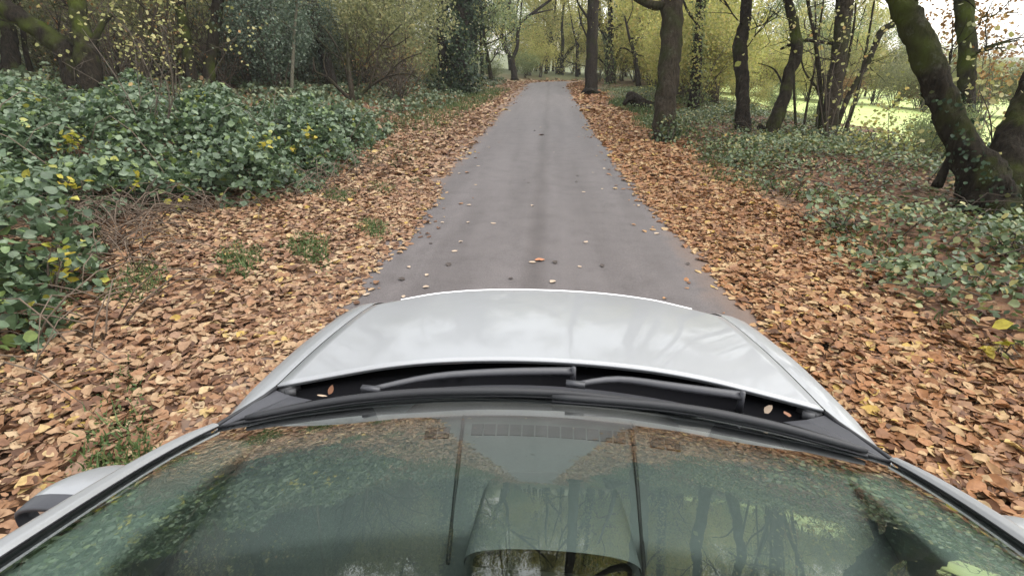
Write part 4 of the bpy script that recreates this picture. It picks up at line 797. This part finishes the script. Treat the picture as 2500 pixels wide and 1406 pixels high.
# instrument pod: rounded hood over a dark screen
def pod(u, v):
    a = math.pi*u; return (.03-.165*math.cos(a)*(1-.12*v)*(abs(math.cos(a))**-.25 if abs(math.cos(a)) > 1e-6 else 1)**.6, .84-.23*(1-v), .985+.06*math.sin(a)**.6*(1-.75*v**2))
mb = MB(); mb.grid(pod, 26, 14); pd = part(mb, 'instrument_pod', 'dash', dsh)
mb = MB(); mb.grid(lambda u, v: (.03-.15*math.cos(math.pi*u), .618, .975+v*.062*math.sin(math.pi*u)**.6), 20, 4); part(mb, 'screen', 'dash_dark', pd)
# steering wheel, seats, mirror
mb = MB(); cw = Vector((.37, .36, .80)); tilt = R(28)
def wp(a, r): return (cw.x+r*math.cos(a), cw.y+r*math.sin(a)*math.sin(tilt), cw.z+r*math.sin(a)*math.cos(tilt))
mb.tube([wp(2*math.pi*i/36, .185) for i in range(37)], .016, 8, cap=False); sw = part(mb, 'steering_wheel', 'rubber')
mb = MB()
for a in (0, math.pi, -math.pi/2): mb.tube([wp(a, .04), wp(a, .18)], [.03, .016], 8, flat=.5)
mb.tube([(cw.x, cw.y-.02, cw.z+.01), (cw.x, cw.y+.04, cw.z-.01), (cw.x, cw.y+.22, cw.z-.1)], [.06, .05, .03], 12); part(mb, 'spokes', 'seat', sw)
for sx in (-.37, .37):
    mb = MB(); mb.grid(lambda u, v: (sx+.24*math.copysign(abs(math.cos(2*math.pi*u))**.6, math.cos(2*math.pi*u)), -.10+.26*math.copysign(abs(math.sin(2*math.pi*u))**.6, math.sin(2*math.pi*u)), .42+.14*v), 24, 4)
    mb.grid(lambda u, v: (sx+(2*u-1)*.24, -.12+.26*(2*v-1), .56+.015*(1-(2*u-1)**4)), 10, 8); st = part(mb, 'seat', 'seat')
    mb = MB(); mb.grid(lambda u, v: (sx+.23*(1-.15*v)*math.copysign(abs(math.cos(2*math.pi*u))**.6, math.cos(2*math.pi*u)), -.40-.22*v+.07*math.copysign(abs(math.sin(2*math.pi*u))**.6, math.sin(2*math.pi*u)), .5+.6*v), 24, 10); part(mb, 'backrest', 'seat', st)
    mb = MB(); mb.grid(lambda u, v: (sx+.13*math.sin(math.pi*min(.98, max(.02, v)))**.3*math.cos(2*math.pi*u), -.64+.05*math.sin(2*math.pi*u), 1.12+.16*v), 20, 8); part(mb, 'headrest', 'seat', st)
mb = MB(); mb.box((.02, .30, 1.235), (.115, .014, .03)); mb.tube([(.02, .31, 1.25), (.02, .33, 1.30)], .012, 8); part(mb, 'rear_view_mirror', 'rubber', None, False)
# door mirrors
for sg in (-1, 1):
    cx, cy, cz = sg*.965, .71, .992
    def shell(u, v):
        a = 2*math.pi*u; ca, sa = math.cos(a), math.sin(a); ex = .7; r = math.sin(math.pi*.5*min(1, v*1.0+.02))**.7
        return (cx+.096*r*math.copysign(abs(ca)**ex, ca), cy+.085-.13*v, cz+.052*r*math.copysign(abs(sa)**ex, sa)*(1-.1*ca*sg))
    mb = MB(); mb.grid(shell, 28, 14, flip=True); mr_ = part(mb, 'door_mirror', 'silver')
    def rimf(u, v):
        a = 2*math.pi*u; ca, sa = math.cos(a), math.sin(a); k = [1.005, 1.0, .9, .86][int(min(3, round(v*3)))]; yy = [-.043, -.075, -.082, -.06][int(min(3, round(v*3)))]
        return (cx+.096*k*math.copysign(abs(ca)**.7, ca), cy+yy, cz+.052*k*math.copysign(abs(sa)**.7, sa)*(1-.1*ca*sg))
    mb = MB(); mb.grid(rimf, 28, 3); part(mb, 'mirror_rim', 'black', mr_)
    mb = MB(); mb.grid(lambda u, v: (cx+.082*v*math.copysign(abs(math.cos(2*math.pi*u))**.7, math.cos(2*math.pi*u)), cy-.062, cz+.043*v*math.copysign(abs(math.sin(2*math.pi*u))**.7, math.sin(2*math.pi*u))), 28, 3); part(mb, 'mirror_glass', 'mirror', mr_)
    mb = MB(); mb.tube([(sg*.90, .74, .92), (sg*.86, .76, .93), (sg*.845, .77, .95)], [.035, .04, .04], 8, flat=.6); part(mb, 'mirror_arm', 'black', mr_)
# wipers
def on_screen(x, up_, v0):
    p = screen((x/curve(EDGE, v0)[0]+1)/2, v0); return np.array([p[0], p[1], p[2]+up_])
def survey(pts): return [tuple(atz(a, b, z)-np.array([CX, 0, 0])) for a, b, z in pts]
def wiper(xs, vs, arm, tip):
    mb = MB(); pts = [on_screen(x, .016+.006*math.sin(math.pi*i/(len(xs)-1)), v) for i, (x, v) in enumerate(zip(xs, vs))]; sp, _ = smoothpts(pts, [1]*len(pts), 5)
    n = len(sp); mb.tube(sp, [.006+.006*math.sin(math.pi*i/(n-1))**.5 for i in range(n)], 6, flat=1.1); wi = part(mb, 'wiper', 'rubber')
    mb = MB(); mb.tube([q-np.array([0, .006, .010]) for q in sp], .004, 4); part(mb, 'wiper_rubber', 'rubber', wi)
    mb = MB(); sp2, sr = smoothpts(arm, [.013, .012, .010, .007], 4); mb.tube(sp2, sr, 6, flat=.45); mb.box(arm[-1], (.026, .008, .007), -.1); part(mb, 'wiper_arm', 'black', wi)
    mb = MB(); mb.tube([np.array(arm[0])-[0, 0, .05], np.array(arm[0])+[0, 0, .014]], [.011, .007], 10); part(mb, 'pivot', 'black', wi)
wiper([-.745, -.52, -.265, .07, .40], [.0, .005, .01, .005, .012], survey([(1400, 906, .99), (1230, 908, 1.01), (1060, 919, 1.03), (905, 950, 1.04)]), 0)
wiper([.03, .33, .55, .755], [.035, .035, .03, .012], survey([(1812, 966, .99), (1650, 944, 1.01), (1510, 926, 1.025), (1405, 938, 1.045)]), 0)
# ------------------------------------------------------------------ loose leaves one can count: on the lane and caught in the car's scuttle
def one_leaf(name, p, L, rot, m, label, group, tilt=.05):
    V, F_ = leaf_arrays(np.zeros((1, 3)), np.array([[RNG.normal()*tilt, RNG.normal()*tilt, 1.]]), np.array([[math.cos(rot), math.sin(rot), 0.]]), L, L*.66, .25, .1, 2)
    o = obj(name, mesh_np(name, V, F_), m); o.location = p; return tag(o, label, 'leaf', group)
dk = simple('dark_wet_leaf', (.035, .022, .015), .6); pl = simple('pale_dry_leaf', (.36, .27, .19), .6, noise=.3); orl = simple('orange_leaf', (.17, .07, .03), .6, noise=.3)
def lane(px, py): p = atz(px, py, .04); return (p[0], p[1], .013+.03*(1-min(1, abs(p[0]+.25)/2.05)**2))
spots = {'pale': [(1042, 670), (998, 650), (1145, 500), (1050, 508), (1300, 502), (1125, 590), (1110, 612), (1143, 542), (1205, 545), (1470, 460), (1425, 468), (1604, 567), (1415, 650), (1300, 640), (1475, 410), (1190, 357), (1195, 360), (1425, 330), (1352, 372), (1320, 312), (1448, 421), (1535, 440), (1122, 422), (1168, 404), (985, 722), (895, 716), (1040, 700), (1560, 500), (1080, 542), (1430, 590)],
         'dark': [(1410, 428), (1407, 443), (1280, 440), (1290, 446), (1355, 640), (1095, 645), (1680, 640), (980, 680), (1052, 592), (1247, 680), (1305, 320), (1470, 648)], }
for k_, lst in spots.items():
    for px, py in lst:
        one_leaf('fallen_leaf', lane(px, py), U(.045, .085), U(0, 6.28), pl if k_ == 'pale' else dk, 'pale dry leaf lying loose on the grey lane' if k_ == 'pale' else 'dark wet leaf flattened on the grey lane', k_+' leaves scattered on the lane')
one_leaf('fallen_leaf', lane(1318, 635), .11, .2, simple('bright_orange_leaf', (.36, .14, .06), .6, noise=.3), 'orange leaf lying on the middle of the lane ahead of the bonnet', None)
one_leaf('fallen_leaf', lane(1322, 330), .16, .4, orl, 'orange leaf far down the middle of the lane', None)
one_leaf('fallen_leaf', lane(1350, 688), .075, .8, pl, 'cream leaf on the lane just beyond the bonnet tip', None)
for lab, (x, y, z), L, rot, m in [('rusty leaf wedged under the rear edge of the bonnet', (-.30, 1.255, .955), .03, .3, orl), ('second rusty leaf beside the wedged one under the bonnet', (-.25, 1.265, .955), .03, 1.4, orl),
                                  ('brown leaf caught by the left bonnet hinge', (-.62, 1.15, .965), .03, 1.2, orl), ('tan leaf lying below the left bonnet hinge', (-.63, 1.115, .97), .03, .2, pl),
                                  ('brown leaf standing in the scuttle near the right hinge', (.67, 1.12, .975), .03, 1.5, orl), ('tan leaf caught above the end of the right wiper arm', (.635, 1.15, .965), .03, .6, pl)]:
    one_leaf('fallen_leaf', (x+CX, y, z), L, rot, m, lab, None, .5)
